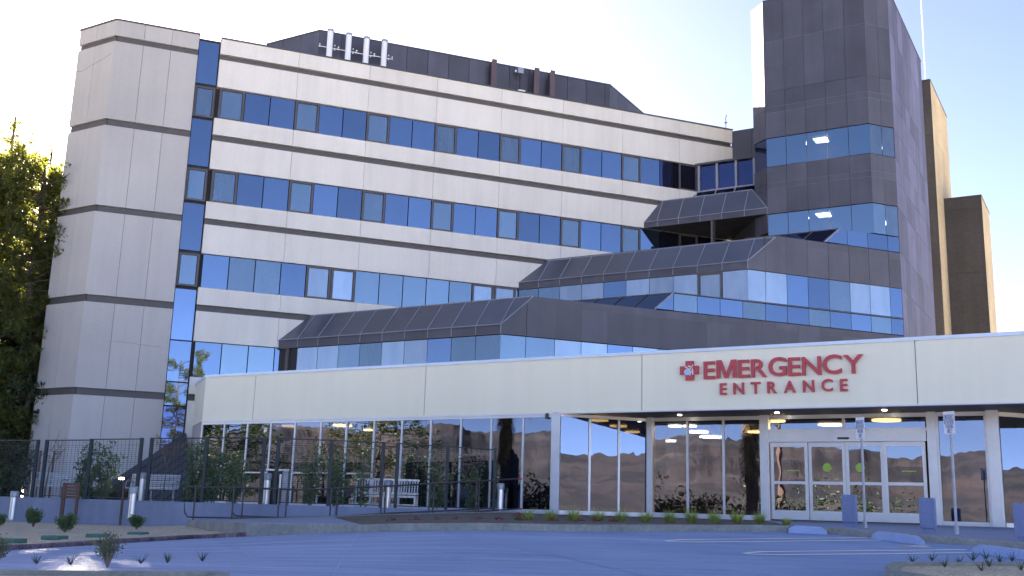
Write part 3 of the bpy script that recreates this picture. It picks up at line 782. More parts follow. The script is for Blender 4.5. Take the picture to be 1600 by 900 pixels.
# block 4: cantilever with soffit and the upper dark windows
core([L4+F4b.N*-.02, R4_+F4b.N*-.02, R4r+dC*.2, PAf.P(12.9, .02, 0)], 14.98, 15.2, 'shaft', 'soffit')
core([L4r, R4r, R4r+dC*2.5, PAf.P(12.9, .02, 0)], 15.2, 16.58, 'body', 'roof')
F5 = Fr(AZB+180, 10.0, 55.04)                      # set back window wall
F5z = (17.46, 18.97)
core([F5.P(0, -.2, 0), F5.P(3.6, -.2, 0), F5.P(3.6, -2.5, 0), PAf.P(12.9, .02, 0)], 16.4, 19.05)
mb = MB(); mb.box(F5, -.1, 3.4, -.2, .1, 18.95, 19.06); mb.build('coping', M['coping'], tower)
us5 = [.1, 1.13, 2.2, 3.2]
for a, b in zip(us5, us5[1:]): window(tower, F5, a, b, 17.48, 18.93, M['glass_dk'], w=-.1, gap=.07)
mb = MB()
for a in us5: mb.box(F5, a-.06, a+.06, -.2, .02, 17.44, 18.95)
mb.box(F5, 0, 3.3, -.2, .06, 17.40, 17.48)
mb.build('mullion', M['rib'], tower)
m = MB(); a = F5.P(-1.2, .68, 16.62); b = F5.P(3.2, .68, 16.62); c = F5.P(3.2, -.02, 17.42); d = F5.P(.0, -.02, 17.42)
m.hexa([p+Vector((0, 0, -.05)) for p in (F5.P(-.85, .68, 16.62), b, c, d)], [F5.P(-.85, .68, 16.62), b, c, d]); m.build('window', M['glass_dk'], tower)
m = MB()
for u in (-.0, 1.1, 2.17): m.tube([F5.P(u, .69, 16.65), F5.P(u, 0, 17.44)], .04, 5)
m.build('rib', M['rib'], tower)
core([ld-dA*.0, Vector((12.0, 55.6, 0)), wend+dC*5, ld+dC*6], 4.9, 16.6)
# dark recess wall under block 4
mb = MB(); mb.box(Fr(AZB+180, PAf.P(7.2, 0, 0).x, PAf.P(7.2, 0, 0).y), 3.9, 4.0, -.4, 0, 12.6, 15.0); mb.build('post', M['frame'], tower)

# ================================================================= CONCRETE SHAFTS
far = cA + dC*(CL+3)
def shaft(o, width, depth, z1, name, label, joints=()):
    t = thing(name, label, 'building', (o.x, o.y, 0))
    f = Fr(AZB+180, o.x, o.y); fs = Fr(AZB+90, (o+f.U*width).x, (o+f.U*width).y)
    c = MB(); c.box(f, 0.02, width-.02, -depth+.02, -.02, -1, z1-.02); c.build('wall', M['shaft'], t)
    c = MB(); zz = [-1, 3, 7, 11, 15, 19, 23, 27, 31]; zz = [z for z in zz if z < z1]+[z1]
    for a, b in zip(zz, zz[1:]): c.box(f, 0, width, -.1, 0, a+.012, b-.012)
    c.build('front_panel', M['shaft'], t)
    c = MB()
    for a, b in zip(zz, zz[1:]): c.box(fs, 0.002, depth, -.1, .0, a+.012, b-.012)
    c.build('side_panel', M['shaft_lit'], t)
    c = MB(); c.box(f, -.02, width+.02, -depth, .03, z1, z1+.07); c.build('coping', M['shaft'], t)
    return t, f, fs
def shaft_at(px0, px1, py_top, k):
    o = cA+dC*(CL+k); f = Fr(AZB+180, o.x, o.y); u1 = f.upx(px1, 20)
    # height from the picture column px1 at row py_top
    v = ray(px1, py_top); n = f.N; t = n.dot(o)/n.dot(v); return f, f.upx(px0, 20), u1, (v*t).z
f, u0, u1, z1 = shaft_at(1436, 1453+7, 130, 3.0)
f, u0, u1b, z1 = shaft_at(1436, 1453, 125, 3.0)
u1 = f.upx(1453, z1)
o1 = f.P(u1-3.0, 0, 0)
s1, fs1, fss1 = shaft(o1, 3.0, 6.85, z1, 'stair_shaft', 'tall tan and dark concrete shaft right behind the dark tower')
f, _, _, z2 = shaft_at(1486, 1533, 305.6, 6.0); u1 = f.upx(1533, z2); o2 = f.P(u1-3.2, 0, 0)
s2t, fs2, _ = shaft(o2, 3.2, 4.3, z2, 'stair_shaft', 'shorter dark concrete shaft at the far right of the hospital buildings')

# ================================================================= ENTRANCE PAVILION
pav = thing('entrance_pavilion', 'single storey glazed entrance with a long cream fascia in front of the tower', 'building', (1.73, 34.55, 0))
uLc = -16.4; AL = FB.P(uLc, 0, 0)                 # left corner
sideaz = -22.9+180                                 # side face, travelling left to right
bk = AL + dr(-22.9)*3.45
FSd = Fr(sideaz, bk.x, bk.y)
uR_ = 19.0; AR = FB.P(uR_, 0, 0)
roof = [tuple(bk[:2]), tuple(AL[:2]), tuple(AR[:2]), tuple((AR+dC*22)[:2]), tuple(PAf.P(14, .3, 0)[:2])]
MB().prism(inset(roof, .3), 3.30, 5.02).build('roof', M['fascia'], pav)
js = [-13.65, -5.47, 2.87, 11.11]
mb = MB(); e = [uLc]+js+[uR_]
for a, b in zip(e, e[1:]): mb.box(FB, a+.012, b-.012, -.3, 0, 3.25, 5.02, .5)
mb.box(FSd, 0, 3.43, -.3, 0, 3.25, 5.02, .4)
mb.build('fascia', M['fascia'], pav)
mb = MB()
for a in js: mb = MB(); mb.box(FB, a-.012, a+.012, -.2, -.004, 3.26, 5.0); mb.build('joint', M['joint'], pav)
mb = MB(); mb.box(FB, uLc-.03, uR_, -.4, .045, 5.02, 5.12); mb.box(FSd, 0, 3.43, -.4, .045, 5.02, 5.12); mb.build('coping', M['cap'], pav)
mb = MB(); mb.box(FB, uLc, uR_, -.2, .02, 3.20, 3.25); mb.build('drip_edge', M['white'], pav)
# soffit
psL = FS.P(FS.upx(1012, 0), 0, 0); s0 = Vector((1.73, 34.55, 0))
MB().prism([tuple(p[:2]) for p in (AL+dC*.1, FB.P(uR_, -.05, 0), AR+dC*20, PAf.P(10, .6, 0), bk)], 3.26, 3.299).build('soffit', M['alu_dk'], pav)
# glazing: left flush part
mull = [-16.39, -15.15, -13.9, -12.67, -11.44, -10.16, -8.94, -7.66, -6.41, -5.16, -3.9, -2.67, -1.42, -.32]
for k, (a, b) in enumerate(zip(mull, mull[1:])):
    m = MB(); m.box(FB, a+.03, b-.03, -.07, -.045, .10, 3.14, .5)
    m.build('glass_panel', M['store_dk' if k not in (4, 5, 6, 7) else 'store'], pav)
mb = MB()
for a in mull: mb.box(FB, a-.032, a+.032, -.14, -.01, .0, 3.2)
mb.box(FB, uLc, -.3, -.15, -.005, 3.10, 3.2); mb.box(FB, uLc, -.3, -.16, .0, -.1, .10)
mb.build('mullion', M['alu'], pav)
mb = MB(); mb.box(FB, mull[2], mull[7], -.13, -.03, 1.18, 1.24); mb.build('mid_rail', M['alu'], pav)
mb = MB(); mb.box(FSd, 0.02, 3.43, -.2, -.03, -.1, 3.25); mb.build('side_wall', M['concrete_grey'], pav)
def column(fr, u0, u1, w0, w1, z1=3.26):
    m = MB(); m.box(fr, u0, u1, w0, w1, -.1, z1); return m.build('column', M['alu'], pav, bevel=.01)
column(FB, -.30, -.02, -.25, .02)
# angled facet
fv = psL-s0; flen = fv.length; azf = math.degrees(math.atan2(fv.x, fv.y)); FF = Fr(azf, s0.x, s0.y)
for k in range(3):
    a = flen*k/3; b = flen*(k+1)/3; m = MB(); m.box(FF, a+.03, b-.03, -.07, -.045, .10, 3.14, .5); m.build('glass_panel', M['store_dk'], pav)
mb = MB()
for k in range(1, 4): mb.box(FF, flen*k/3-.035, flen*k/3+.035, -.14, -.01, 0, 3.2)
mb.box(FF, 0, flen, -.15, -.005, 3.12, 3.22); mb.box(FF, 0, flen, -.16, 0, -.1, .10)
# recessed front
pm = [2.28, 3.48, 4.71, 5.93]
for a in pm[1:3]: mb.box(FS, a-.035, a+.035, -.14, -.01, 0, 3.2)
mb.box(FS, 2.1, 12.6, -.15, -.005, 3.12, 3.24); mb.box(FS, 2.1, 6.0, -.16, .0, -.1, .12)
mb.box(FS, 6.2, 11.0, -.15, -.005, 2.69, 2.80); mb.box(FS, 8.5, 8.58, -.14, -.006, 2.8, 3.12)
mb.box(FS, 11.2, 12.6, -.16, 0, -.1, .10); mb.box(FS, 11.2, 11.27, -.14, -.01, .1, 3.12); mb.box(FS, 12.5, 12.57, -.14, -.01, .1, 3.12)
mb.build('mullion', M['alu'], pav)
for a, b in zip(pm, pm[1:]): m = MB(); m.box(FS, a+.03, b-.03, -.07, -.045, .12, 3.14, .5); m.build('glass_panel', M['store'], pav)
for a, b in ((6.25, 8.5), (8.58, 10.9)): m = MB(); m.box(FS, a, b, -.07, -.045, 2.8, 3.13, .5); m.build('transom_glass', M['store'], pav)
m = MB(); m.box(FS, 11.28, 12.5, -.07, -.045, .1, 3.12, .5); m.build('glass_panel', M['store'], pav)
column(FS, 2.06, 2.27, -.2, .05); column(FS, 5.93, 6.22, -.2, .06); column(FS, 10.95, 11.2, -.2, .06); column(FS, 12.57, 12.9, -.25, .15)
# right facet going back
RF = FS.P(12.92, -.05, 0); FRf = Fr(azf, RF.x, RF.y); mb = MB()
for k in range(5):
    m = MB(); m.box(FRf, 1.24*k+.04, 1.24*(k+1)-.04, -.07, -.045, .1, 3.14, .5); m.build('glass_panel', M['store_dk'], pav)
    mb.box(FRf, 1.24*(k+1)-.04, 1.24*(k+1)+.04, -.14, 0, 0, 3.2)
mb.box(FRf, 0, 6.2, -.15, -.005, 3.1, 3.22); mb.box(FRf, 0, 6.2, -.16, 0, -.1, .1); mb.build('mullion', M['alu'], pav)
# sliding doors
mb = MB(); mb.box(FS, 6.22, 10.92, -.16, .03, 2.40, 2.69); mb.build('door_header', M['alu'], pav)
m = MB(); m.box(FS, FS.upx(1318, 2.5)-.17, FS.upx(1318, 2.5)+.17, .03, .07, 2.47, 2.53); m.build('door_sensor', M['black'], pav)
dx = [6.25, 7.42, 8.55, 9.68, 10.88]
for k, (a, b) in enumerate(zip(dx, dx[1:])):
    w = -.02 if k in (0, 3) else -.09
    d = MB(); t = .10
    d.box(FS, a+.005, a+t, w-.05, w, .02, 2.39); d.box(FS, b-t, b-.005, w-.05, w, .02, 2.39)
    d.box(FS, a+t, b-t, w-.05, w, .02, .30); d.box(FS, a+t, b-t, w-.05, w, 1.10, 1.19); d.box(FS, a+t, b-t, w-.05, w, 2.25, 2.39)
    door = d.build('sliding_door', M['alu'], pav)
    g = MB(); g.box(FS, a+t, b-t, w-.035, w-.02, .30, 1.10, .5); g.box(FS, a+t, b-t, w-.035, w-.02, 1.19, 2.25, .5)
    g.build('glass_panel', M['store'], door)
    if k in (1, 2):
        c = FS.P((a+b)/2-.0 if k == 1 else a+.42, w-.012, 1.62); m = MB(); n = 20
        m.v += [c + FS.U*(.135*cos(2*pi*j/n)) + Vector((0, 0, .135*sin(2*pi*j/n))) for j in range(n)]
        m.f.append(list(range(n))); m.t.append(.5)
        m.v += [c + FS.N*.004 + FS.U*(.135*cos(2*pi*j/n)) + Vector((0, 0, .135*sin(2*pi*j/n))) for j in range(n)]
        m.f.append([n+j for j in range(n)]); m.t.append(.5)
        m.build('door_decal', M['decal'], door)
    else:
        m = MB(); m.box(FS, a+.5, b-.28, w-.016, w-.012, 1.50, 1.535); m.build('door_decal', M['decal'], door)
# floor, rooms, ceiling lamps
rm = [tuple(p[:2]) for p in (FB.P(-16.3, -.2, 0), FB.P(-.2, -.2, 0), FF.P(0, -.2, 0), psL, FS.P(12.8, -.2, 0), FRf.P(6, -.3, 0), FRf.P(6, -10, 0), FB.P(-8, -7, 0))]
MB().prism(rm, -.15, .02).build('floor', M['room_floor'], pav)
def lampdisc(px, py, r, mat):
    v = ray(px, py); p = v*(3.19/v.z); m = MB(); m.tube([p, p+Vector((0, 0, .05))], r, 20); o = m.build('ceiling_lamp', mat, pav)
for px, py, r, mt in ((936, 658, .32, 'w'), (966, 667, .32, 'w'), (988, 676, .3, 'w'), (932, 684, .3, 'c'), (956, 690, .3, 'c'), (990, 695, .3, 'c'),
                      (1055, 667, .25, 'c'), (1078, 667, .25, 'c'), (1090, 676, .42, 'c'), (1110, 684, .45, 'c'), (1044, 690, .35, 'c'), (1183, 676, .35, 'w'),
                      (1208, 659, .4, 'w'), (1298, 665, .42, 'w'), (1385, 658, .45, 'w'), (452, 667, .32, 'w'), (535, 666, .4, 'w'), (555, 680, .4, 'w'), (575, 673, .2, 'w')):
    lampdisc(px, py, r, M['lamp_warm'] if mt == 'w' else M['lamp_white'])
mb = MB()
mb.box(FB, -16, -7.7, -7.2, -7.0, 0, 3.25); mb.box(FB, -7.8, -7.6, -7.2, -2.5, 0, 3.25); mb.box(FB, -12.5, -12.3, -7.2, -1.5, 0, 3.25)
mb.build('room_wall', M['room_wall'], pav)
mb = MB(); mb.box(FB, -2, 18.4, -17.2, -17.0, -.5, 3.28); mb.build('room_wall', M['room_dark'], pav)
mb = MB(); mb.box(FB, 18.2, 18.4, -17.0, -9.5, -.5, 3.28); mb.build('room_wall', M['room_dark'], pav)
mb = MB(); mb.box(FB, -7.7, 0, -9.2, -9.0, 0, 3.25); mb.box(FS, 2, 14, -13.2, -13, 0, 3.25); mb.box(FS, 1.9, 2.1, -9, -4.5, 0, 2.3)
mb.build('room_wall', M['room_dark'], pav)
mb = MB(); mb.box(FS, 2.6, 5.3, -5.5, -4.8, 0, 1.05); mb.box(FB, 1.0, 3.0, -7, -6.3, .0, .95); mb.box(FB, -11, -9, -4, -3.3, 0, .9); mb.build('reception_desk', M['wood'], pav)
# soffit downlights and camera
for px, py in ((1062, 649), (1214, 645.5), (1382, 641.5)):
    v = ray(px, py); p = v*(3.24/v.z); m = MB(); m.tube([p, p+Vector((0, 0, .03))], .07, 12); m.build('downlight', M['spot'], pav)
cpt = FB.P(FB.upx(855, 3.2), .0, 3.05); m = MB(); m.tube([cpt+FB.N*.02+Vector((0, 0, .14)), cpt+FB.N*.02+Vector((0, 0, .0))], .06, 10); m.bx(cpt+Vector((0, 0, .12)), .1, .1, .06)
o = m.build('security_camera', M['black']); tag(o, 'small black dome camera under the cream fascia above the corner column', 'camera')

# ================================================================= sign
def glyphs(text, size, ext, off=0.0):
    out = []
    for ch in text:
        cu = bpy.data.curves.new('glyph', 'FONT'); cu.body = ch; cu.size = size; cu.extrude = ext; cu.offset = off; cu.resolution_u = 4
        ob = bpy.data.objects.new('glyph', cu); COL.objects.link(ob)
        dg = bpy.context.evaluated_depsgraph_get(); dg.update()
        me = bpy.data.meshes.new_from_object(ob.evaluated_get(dg)); bpy.data.objects.remove(ob); bpy.data.curves.remove(cu)
        xs = [v.co.x for v in me.vertices]; ys = [v.co.y for v in me.vertices]
        out.append((ch, me, min(xs), max(xs), min(ys), max(ys)))
    return out
def block_M():
    'wide grotesque capital M as a flat plate with thickness, cap height .73'
    h = .73; p = [(0, 0), (.15, 0), (.15, .47), (.31, 0), (.45, 0), (.61, .47), (.61, 0), (.76, 0), (.76, h), (.56, h), (.38, .20), (.20, h), (0, h)]
    bm = bmesh.new(); a = [bm.verts.new((x, y, -.04)) for x, y in p]; b = [bm.verts.new((x, y, .04)) for x, y in p]; n = len(p)
    bm.faces.new(a[::-1]); bm.faces.new(b)
    for i in range(n): bm.faces.new((a[i], a[(i+1) % n], b[(i+1) % n], b[i]))
    me = bpy.data.meshes.new('glyph'); bm.to_mesh(me); bm.free(); return ('M', me, 0, .76, 0, h)
def word(text, fr, u0, u1, z0, z1, w, parent, mat, name='letter', ext=.03, off=.012, gap=None, boldx=1):
    H = z1-z0; g = glyphs(text, 1, ext/H*.7, off)
    if ext > .04: g = [block_M() if b[0] == 'M' else b for b in g]
    cap = max(b[5]-b[4] for b in g if b[0] in 'EMRNT') if any(b[0] in 'EMRNT' for b in g) else max(b[5]-b[4] for b in g)
    s = H/cap; ws = [(b[3]-b[2])*s for b in g]; tot = sum(ws); L = u1-u0; n = len(g)
    sx = 1.0
    if gap is None: gp = (L-tot)/(n-1)
    else: gp = gap; sx = (L-gp*(n-1))/tot
    if gp < .02*H: gp = .12*H; sx = (L-gp*(n-1))/tot
    org = root_loc(parent); u = u0; res = []
    for (ch, me, x0, x1, y0, y1), wd in zip(g, ws):
        base_y = min(0, 0); vv = []
        for v in me.vertices:
            uu = u+(v.co.x-x0)*s*sx; zz = z0+(v.co.y if True else 0)*s
            if ch in 'CGO': zz = z0 + (v.co.y-y0)/(y1-y0)*H*1.03-.015*H
            p = fr.P(uu, w+(v.co.z/(ext/H*.7))*ext*.5+ext*.5, zz) - org
            vv.append(p)
        for v, p in zip(me.vertices, vv): v.co = p
        me.materials.clear(); me.materials.append(mat); me.attributes.new('tone', 'FLOAT', 'FACE')
        res.append(me); u += wd*sx+gp
    return res
sp = FB.P(4.2, .05, 4.0)
sign = thing('wall_sign', 'red raised EMERGENCY ENTRANCE letters with a cross on the cream fascia', 'sign', sp)
for me in word('EMERGENCY', FB, 4.95, 9.71, 4.165, 4.72, .03, sign, M['red'], ext=.07, off=.016, gap=.05): link('letter', me, None, sign)
for me in word('ENTRANCE', FB, 5.46, 9.25, 3.665, 4.02, .03, sign, M['red'], ext=.06, off=.02): link('letter', me, None, sign)
mb = MB(); cu_, cz = 4.49, 4.435; a, b = .12, .30
mb.wallpoly(FB, [(cu_-b, cz-a), (cu_-a, cz-a), (cu_-a, cz-b), (cu_+a+.02, cz-b), (cu_+a+.02, cz-a), (cu_+b, cz-a), (cu_+b, cz+a+.02), (cu_+a+.02, cz+a+.02), (cu_+a+.02, cz+b), (cu_-a, cz+b), (cu_-a, cz+a+.02), (cu_-b, cz+a+.02)], .03, .11, .5)
mb.build('cross', M['red'], sign)
mb = MB(); n = 18
def disc(u, z, r, w, rr=None): mb.wallpoly(FB, [(u+r*cos(2*pi*j/n), z+(rr or r)*sin(2*pi*j/n)) for j in range(n)], w, w+.012, .5)
disc(cu_-.06, cz-.05, .10, .112)
mb.build('emblem', M['logo'], sign)
mb = MB()
def leafp(pts): mb.wallpoly(FB, [(cu_+p[0], cz+p[1]) for p in pts], .126, .134, .5)
leafp([(-.14, .16), (-.10, .13), (.0, .06), (.03, .03), (.0, .03), (-.12, .10)])
leafp([(-.05, .15), (.02, .15), (.06, .12), (.05, .09), (.0, .11)])
leafp([(.13, .18), (.15, .17), (.03, .0), (.0, .01)])
leafp([(.05, .0), (.08, -.02), (.05, -.16), (.02, -.17)])
leafp([(.11, .09), (.14, .0), (.15, -.14), (.11, -.14), (.09, -.05)])
mb.build('leaf_mark', M['white'], sign)

# ================================================================= parking sign posts
def post_sign(px, py_base, py_top, bw, bh, tilt, label):
    hz = 776.4+px*.0297; v = ray(px, py_base)
    d = 21.8 if px < 1400 else 19.7
    b = v*(d/v.y); 
    vt = ray(px-(9 if px < 1400 else 13), py_top); top = vt*(d/vt.y)
    t = thing('parking_sign', label, 'sign', b, 'parking signs on posts')
    m = MB(); m.tube([b, Vector((b.x, b.y, b.z+.16))], .045, 10); m.build('base_sleeve', M['steel_dull'], t)
    m = MB(); m.tube([b+Vector((0, 0, .05)), Vector((b.x, b.y, top.z-.1))], .028, 8); m.build('post', M['steel_dull'], t)
    f = Fr(AZB+180+28, b.x, b.y); m = MB(); m.box(f, -bw/2, bw/2, .03, .036, top.z-bh, top.z)
    brd = m.build('sign_panel', M['white'], t, bevel=0)
    zz = top.z-.06
    for i, (tx, wd, h) in enumerate((('EMERGENCY', .84, .085), ('DEPARTMENT', .88, .085), ('PARKING', .64, .08), ('ONLY', .40, .08))):
        zc_ = zz-.0-i*bh*.21
        ms = word(tx, f, -bw*wd/2, bw*wd/2, zc_-h, zc_, .037, brd, M['signblue'], ext=.003, off=.01)
        bm = bmesh.new()
        for me in ms: bm.from_mesh(me)
        me = bpy.data.meshes.new('lettering'); bm.to_mesh(me); bm.free(); link('lettering', me, M['signblue'], brd)
    return t
post_sign(1352, 825, 652, .215, .44, 0, 'white parking sign on a slim post in front of the sliding doors')
post_sign(1495, 835, 643, .235, .42, 0, 'white parking sign on a slim post in front of the right hand glass panel')

# concrete bollards on the sidewalk
def cblock(px0, px1, py0, py1, d, label):
    v = ray((px0+px1)/2, py1); b = v*(d/v.y); w = (px1-px0)/FPX*d*.80; h = (py1-py0)/FPX*d
    t = thing('bollard', label, 'bollard', b, 'square concrete bollards on the sidewalk')
    m = MB(); m.bx(b+Vector((0, 0, .05)), w, w*.9, h-.05, az=29); m.build('post', M['block'], t, bevel=.02)
    m = MB(); m.bx(b+Vector((0, 0, -.05)), w*.8, w*.7, .12, az=29); m.build('foot', M['block'], t)
cblock(1316, 1341, 775, 820, 24, 'square concrete bollard in front of the middle of the sliding doors')
cblock(1437, 1465, 780, 829.5, 21.3, 'square concrete bollard by the right hand door column')
cblock(1585, 1617, 789, 844, 19.3, 'square concrete bollard at the right edge of the photo')

for (pa_, pb_) in (((338, 843), (398, 874)), ((700, 832), (1010, 900)), ((905, 832), (1330, 862)), ((0, 872), (430, 858)), ((560, 834), (520, 900))):
    a_, b_ = onlot(*pa_), onlot(*pb_); m = MB(); k_ = 14; d_ = (b_-a_).normalized(); n_ = Vector((-d_.y, d_.x, 0))*.012
    for i_ in range(k_):
        q_ = [a_.lerp(b_, i_/k_)-n_, a_.lerp(b_, (i_+1)/k_)-n_, a_.lerp(b_, (i_+1)/k_)+n_, a_.lerp(b_, i_/k_)+n_]; m.face([(p_.x, p_.y, G(p_.x, p_.y)+.005) for p_ in q_])
    o = m.build('paving_joint', M['stop']); o['kind'] = 'structure'
# round manhole in the lane
mp_ = onlot(1425, 852.5); m = MB(); m.tube([Vector((mp_.x, mp_.y, G(mp_.x, mp_.y)-.02)), Vector((mp_.x, mp_.y, G(mp_.x, mp_.y)+.012))], .33, 24); o = m.build('manhole_cover', M['steel_dull']); tag(o, 'round manhole cover flush in the lane behind the right island', 'manhole')
# wheel stops
def wstop(p0, p1, label, h=.13):
    a = onlot(*p0); b = onlot(*p1)
    d = (b-a); d.z = 0; L = d.length; d.normalize(); n = Vector((-d.y, d.x, 0)); m = MB()
    prof = [(-.09, 0), (-.06, h), (.06, h), (.09, 0)]
    secs = [(0, .55), (.12, 1), (L-.12, 1), (L, .55)]
    rings = []
    for t, s in secs:
        c = a+d*t; i = len(m.v)
        for w, z in prof: q = c+n*w; m.v.append(Vector((q.x, q.y, G(q.x, q.y)+z*s+.002)))
        rings.append(i)
    for r0, r1 in zip(rings, rings[1:]):
        for j in range(4): m.f.append([r0+j, r0+(j+1) % 4, r1+(j+1) % 4, r1+j]); m.t.append(.5)
    m.f.append([rings[0]+j for j in range(4)]); m.f.append([rings[-1]+j for j in range(4)]); m.t += [.5, .5]
    o = m.build('wheel_stop', M['stop'], bevel=.012); tag(o, label, 'wheel stop', 'concrete wheel stops')
wstop((1232, 832.5), (1292, 835.5), 'pale concrete wheel stop nearest the curb planting, smallest in view', .14)
wstop((1366, 842), (1441, 852), 'pale concrete wheel stop at the end of the upper double line', .15)
wstop((1524, 864), (1628, 878), 'pale concrete wheel stop at the end of the lower double line, by the right edge', .15)

# ================================================================= bollard lights
def lightpost(px, pyb, pyt, d, label):
    v = ray(px, pyb); b = v*(d/v.y); vt = ray(px, pyt); zt = (vt*(d/vt.y)).z; h = zt-b.z
    t = thing('bollard_light', label, 'bollard light', b, 'steel bollard lights')
    m = MB(); m.tube([b, b+Vector((0, 0, .03))], .14, 16); m.build('base_plate', M['steel_dull'], t)
    m = MB(); m.tube([b+Vector((0, 0, .02)), b+Vector((0, 0, h*.78))], .105, 20); m.build('post', M['steel'], t, smooth=True)
    m = MB(); m.tube([b+Vector((0, 0, h*.785)), b+Vector((0, 0, h*.83)), b+Vector((0, 0, h*.97)), b+Vector((0, 0, h))], [.125, .13, .13, .11], 20); m.build('cap', M['steel_dull'], t, smooth=True)
lightpost(18, 813, 767, 34.0, 'steel bollard light in front of the wall at the left edge')
lightpost(50, 779, 737, 37.0, 'steel bollard light behind the wall between the two leftmost fence posts')
lightpost(205, 811, 760, 32.0, 'steel bollard light in front of the wall beside the thin brown sign')
lightpost(219, 784, 738, 34.9, 'steel bollard light behind the wall beside the gridded metal bench')
lightpost(415, 790, 739, 32.9, 'steel bollard light beside the steel bin enclosure')
lightpost(605, 795, 750, 33.6, 'steel bollard light in front of the slatted white bench')
lightpost(781, 800, 755, 35.0, 'steel bollard light by the right end of the handrail')

# ================================================================= fence
def fence_run(cols, label):
    'cols: list of (px, d, ytop, ybot) posts; one run with mesh panels'
    pts = []
    for px, d, yt in cols:
        b = col(px, d, -.02); vt = ray(px, yt); 
        # keep vertical: top height from the picture row
        lo = ray(px+6, yt); zt = d/lo.y*lo.z
        pts.append((b, zt))
    t = thing('mesh_fence', label, 'fence', pts[0][0], 'dark mesh fence runs on the patio edge')
    for b, zt in pts:
        m = MB(); m.bx(b, .10, .10, zt-b.z, az=0); m.build('post', M['fence'], t)
    for (a, za), (b, zb) in zip(pts, pts[1:]):
        m = MB(); d = (b-a); d.z = 0; L = d.length; d.normalize(); n = Vector((-d.y, d.x, 0)); r = .0035
        z0 = -.02+.10; H = min(za, zb)-z0-.02
        def rod(p, q, s=r):
            e = (q-p).normalized(); u = e.cross(n).normalized()*s; w = n*s
            m.hexa([p-u-w, p+u-w, p+u+w, p-u+w], [q-u-w, q+u-w, q+u+w, q-u+w], .5)
        k = int(H/.062)
        for i in range(k+1):
            z = z0+H*i/k; rod(Vector((a.x, a.y, z))+d*.05, Vector((b.x, b.y, z))-d*.05, r if i % 9 else .006)
        k = int((L-.1)/.16)
        for i in range(1, k): p = a+d*(.05+(L-.1)*i/k); rod(Vector((p.x, p.y, z0)), Vector((p.x, p.y, z0+H)))
        m.build('mesh_panel', M['fence'], t)
        m = MB(); rod(Vector((a.x, a.y, z0+H)), Vector((b.x, b.y, z0+H)), .018); m.build('rail', M['fence'], t); m = MB(); rod(Vector((a.x, a.y, z0)), Vector((b.x, b.y, z0)), .015); m.build('rail', M['fence'], t)
fence_run([(-150, 39, 685), (-50, 38, 686), (49, 36.8, 687)], 'dark green mesh fence run at the left edge before the first gap')
fence_run([(63, 36.4, 687), (133, 35.4, 685.5), (212, 34.3, 684)], 'dark green mesh fence run between the bare sapling and the autumn sapling')
fence_run([(228, 34.1, 684), (315, 33.1, 683), (406, 32.4, 683)], 'dark green mesh fence run left of the steel bin enclosure')
fence_run([(428, 32.4, 683), (512, 32.5, 687), (594, 33.0, 691)], 'dark green mesh fence run in front of the slatted bench')
fence_run([(617, 33.3, 692), (696, 34.2, 697), (771, 35.2, 700)], 'dark green mesh fence run ending at the right end of the patio')

# ================================================================= handrails
def polyarc(p, q, r, k=4):
    pass
def handrail(label, posts, top, bot, ends, r=.024):
    P0 = posts[0]; t = thing('handrail', label, 'handrail', P0[0], 'brown pipe handrails along the ramp')
    m = MB(); m.tube(top, r, 8); m.build('top_rail', M['rail'], t, smooth=True)
    m = MB(); m.tube(bot, r, 8); m.build('bottom_rail', M['rail'], t, smooth=True)
    for a, b in posts: m = MB(); m.tube([a, b], r, 8); m.build('post', M['rail'], t, smooth=True)
    for e in ends: m = MB(); m.tube([e, e+Vector((.09, .05, 0))], r*1.15, 8); m.build('end_cap', M['tip'], t)
    m = MB(); a, b = top[0], bot[0]; o = Vector((-.22, 0, 0)); c = .1
    m.tube([a, a+o*.6+Vector((0, 0, -.01)), a+o+Vector((0, 0, -.12)), b+o+Vector((0, 0, .12)), b+o*.6+Vector((0, 0, .01)), b], r, 8); m.build('return_bend', M['rail'], t, smooth=True)
def dd(px, pts):
    for (a, da), (b, db) in zip(pts, pts[1:]):
        if a <= px <= b: return da+(db-da)*(px-a)/(b-a)
    return pts[-1][1] if px > pts[-1][0] else pts[0][1]
DF = [(290, 30.5), (440, 30.7), (597, 31.6), (745, 33.5), (811, 34.8)]
YT = [(290, 762), (300, 761), (400, 762.5), (439, 764), (480, 765), (612, 759), (700, 754), (811, 748)]
YB = [(290, 808), (367, 809), (440, 812), (510, 812), (597, 806.5), (672, 803), (745, 799), (811, 795)]
def onrow(px, d, y): v = ray(px, y); return v*(d/v.y)
pxs = [300, 340, 400, 439, 480, 540, 612, 672, 745, 811]
top = [onrow(p, dd(p, DF), dd(p, YT)) for p in pxs]; bot = [onrow(p, dd(p, DF), dd(p, YB)) for p in pxs]
posts = []
for p in (306, 366, 437, 518, 597, 672, 745):
    d = dd(p, DF); tpt = onrow(p, d, dd(p, YT)); bb = onrow(p, d, dd(p, YB)+4); posts.append((Vector((tpt.x, tpt.y, bb.z-.05)), tpt))
handrail('long brown pipe handrail along the front of the ramp', posts, top, bot, [top[-1], bot[-1]])
DB = [(367, 31.7), (440, 31.8), (597, 32.4), (745, 33.7), (811, 34.9)]
YB2 = [(367, 806), (440, 809), (528, 807), (603, 802), (678, 799), (749, 795), (790, 793)]
pxs = [374, 439, 480, 540, 612, 678, 749, 770]
top = [onrow(p, dd(p, DB), dd(p, YT)+.5) for p in pxs]; bot = [onrow(p, dd(p, DB), dd(p, YB2)) for p in pxs]
posts = []
for p in (381, 449, 528, 603, 678, 749):
    d = dd(p, DB); tpt = onrow(p, d, dd(p, YT)); bb = onrow(p, d, dd(p, YB2)+3); posts.append((Vector((tpt.x, tpt.y, bb.z-.05)), tpt))
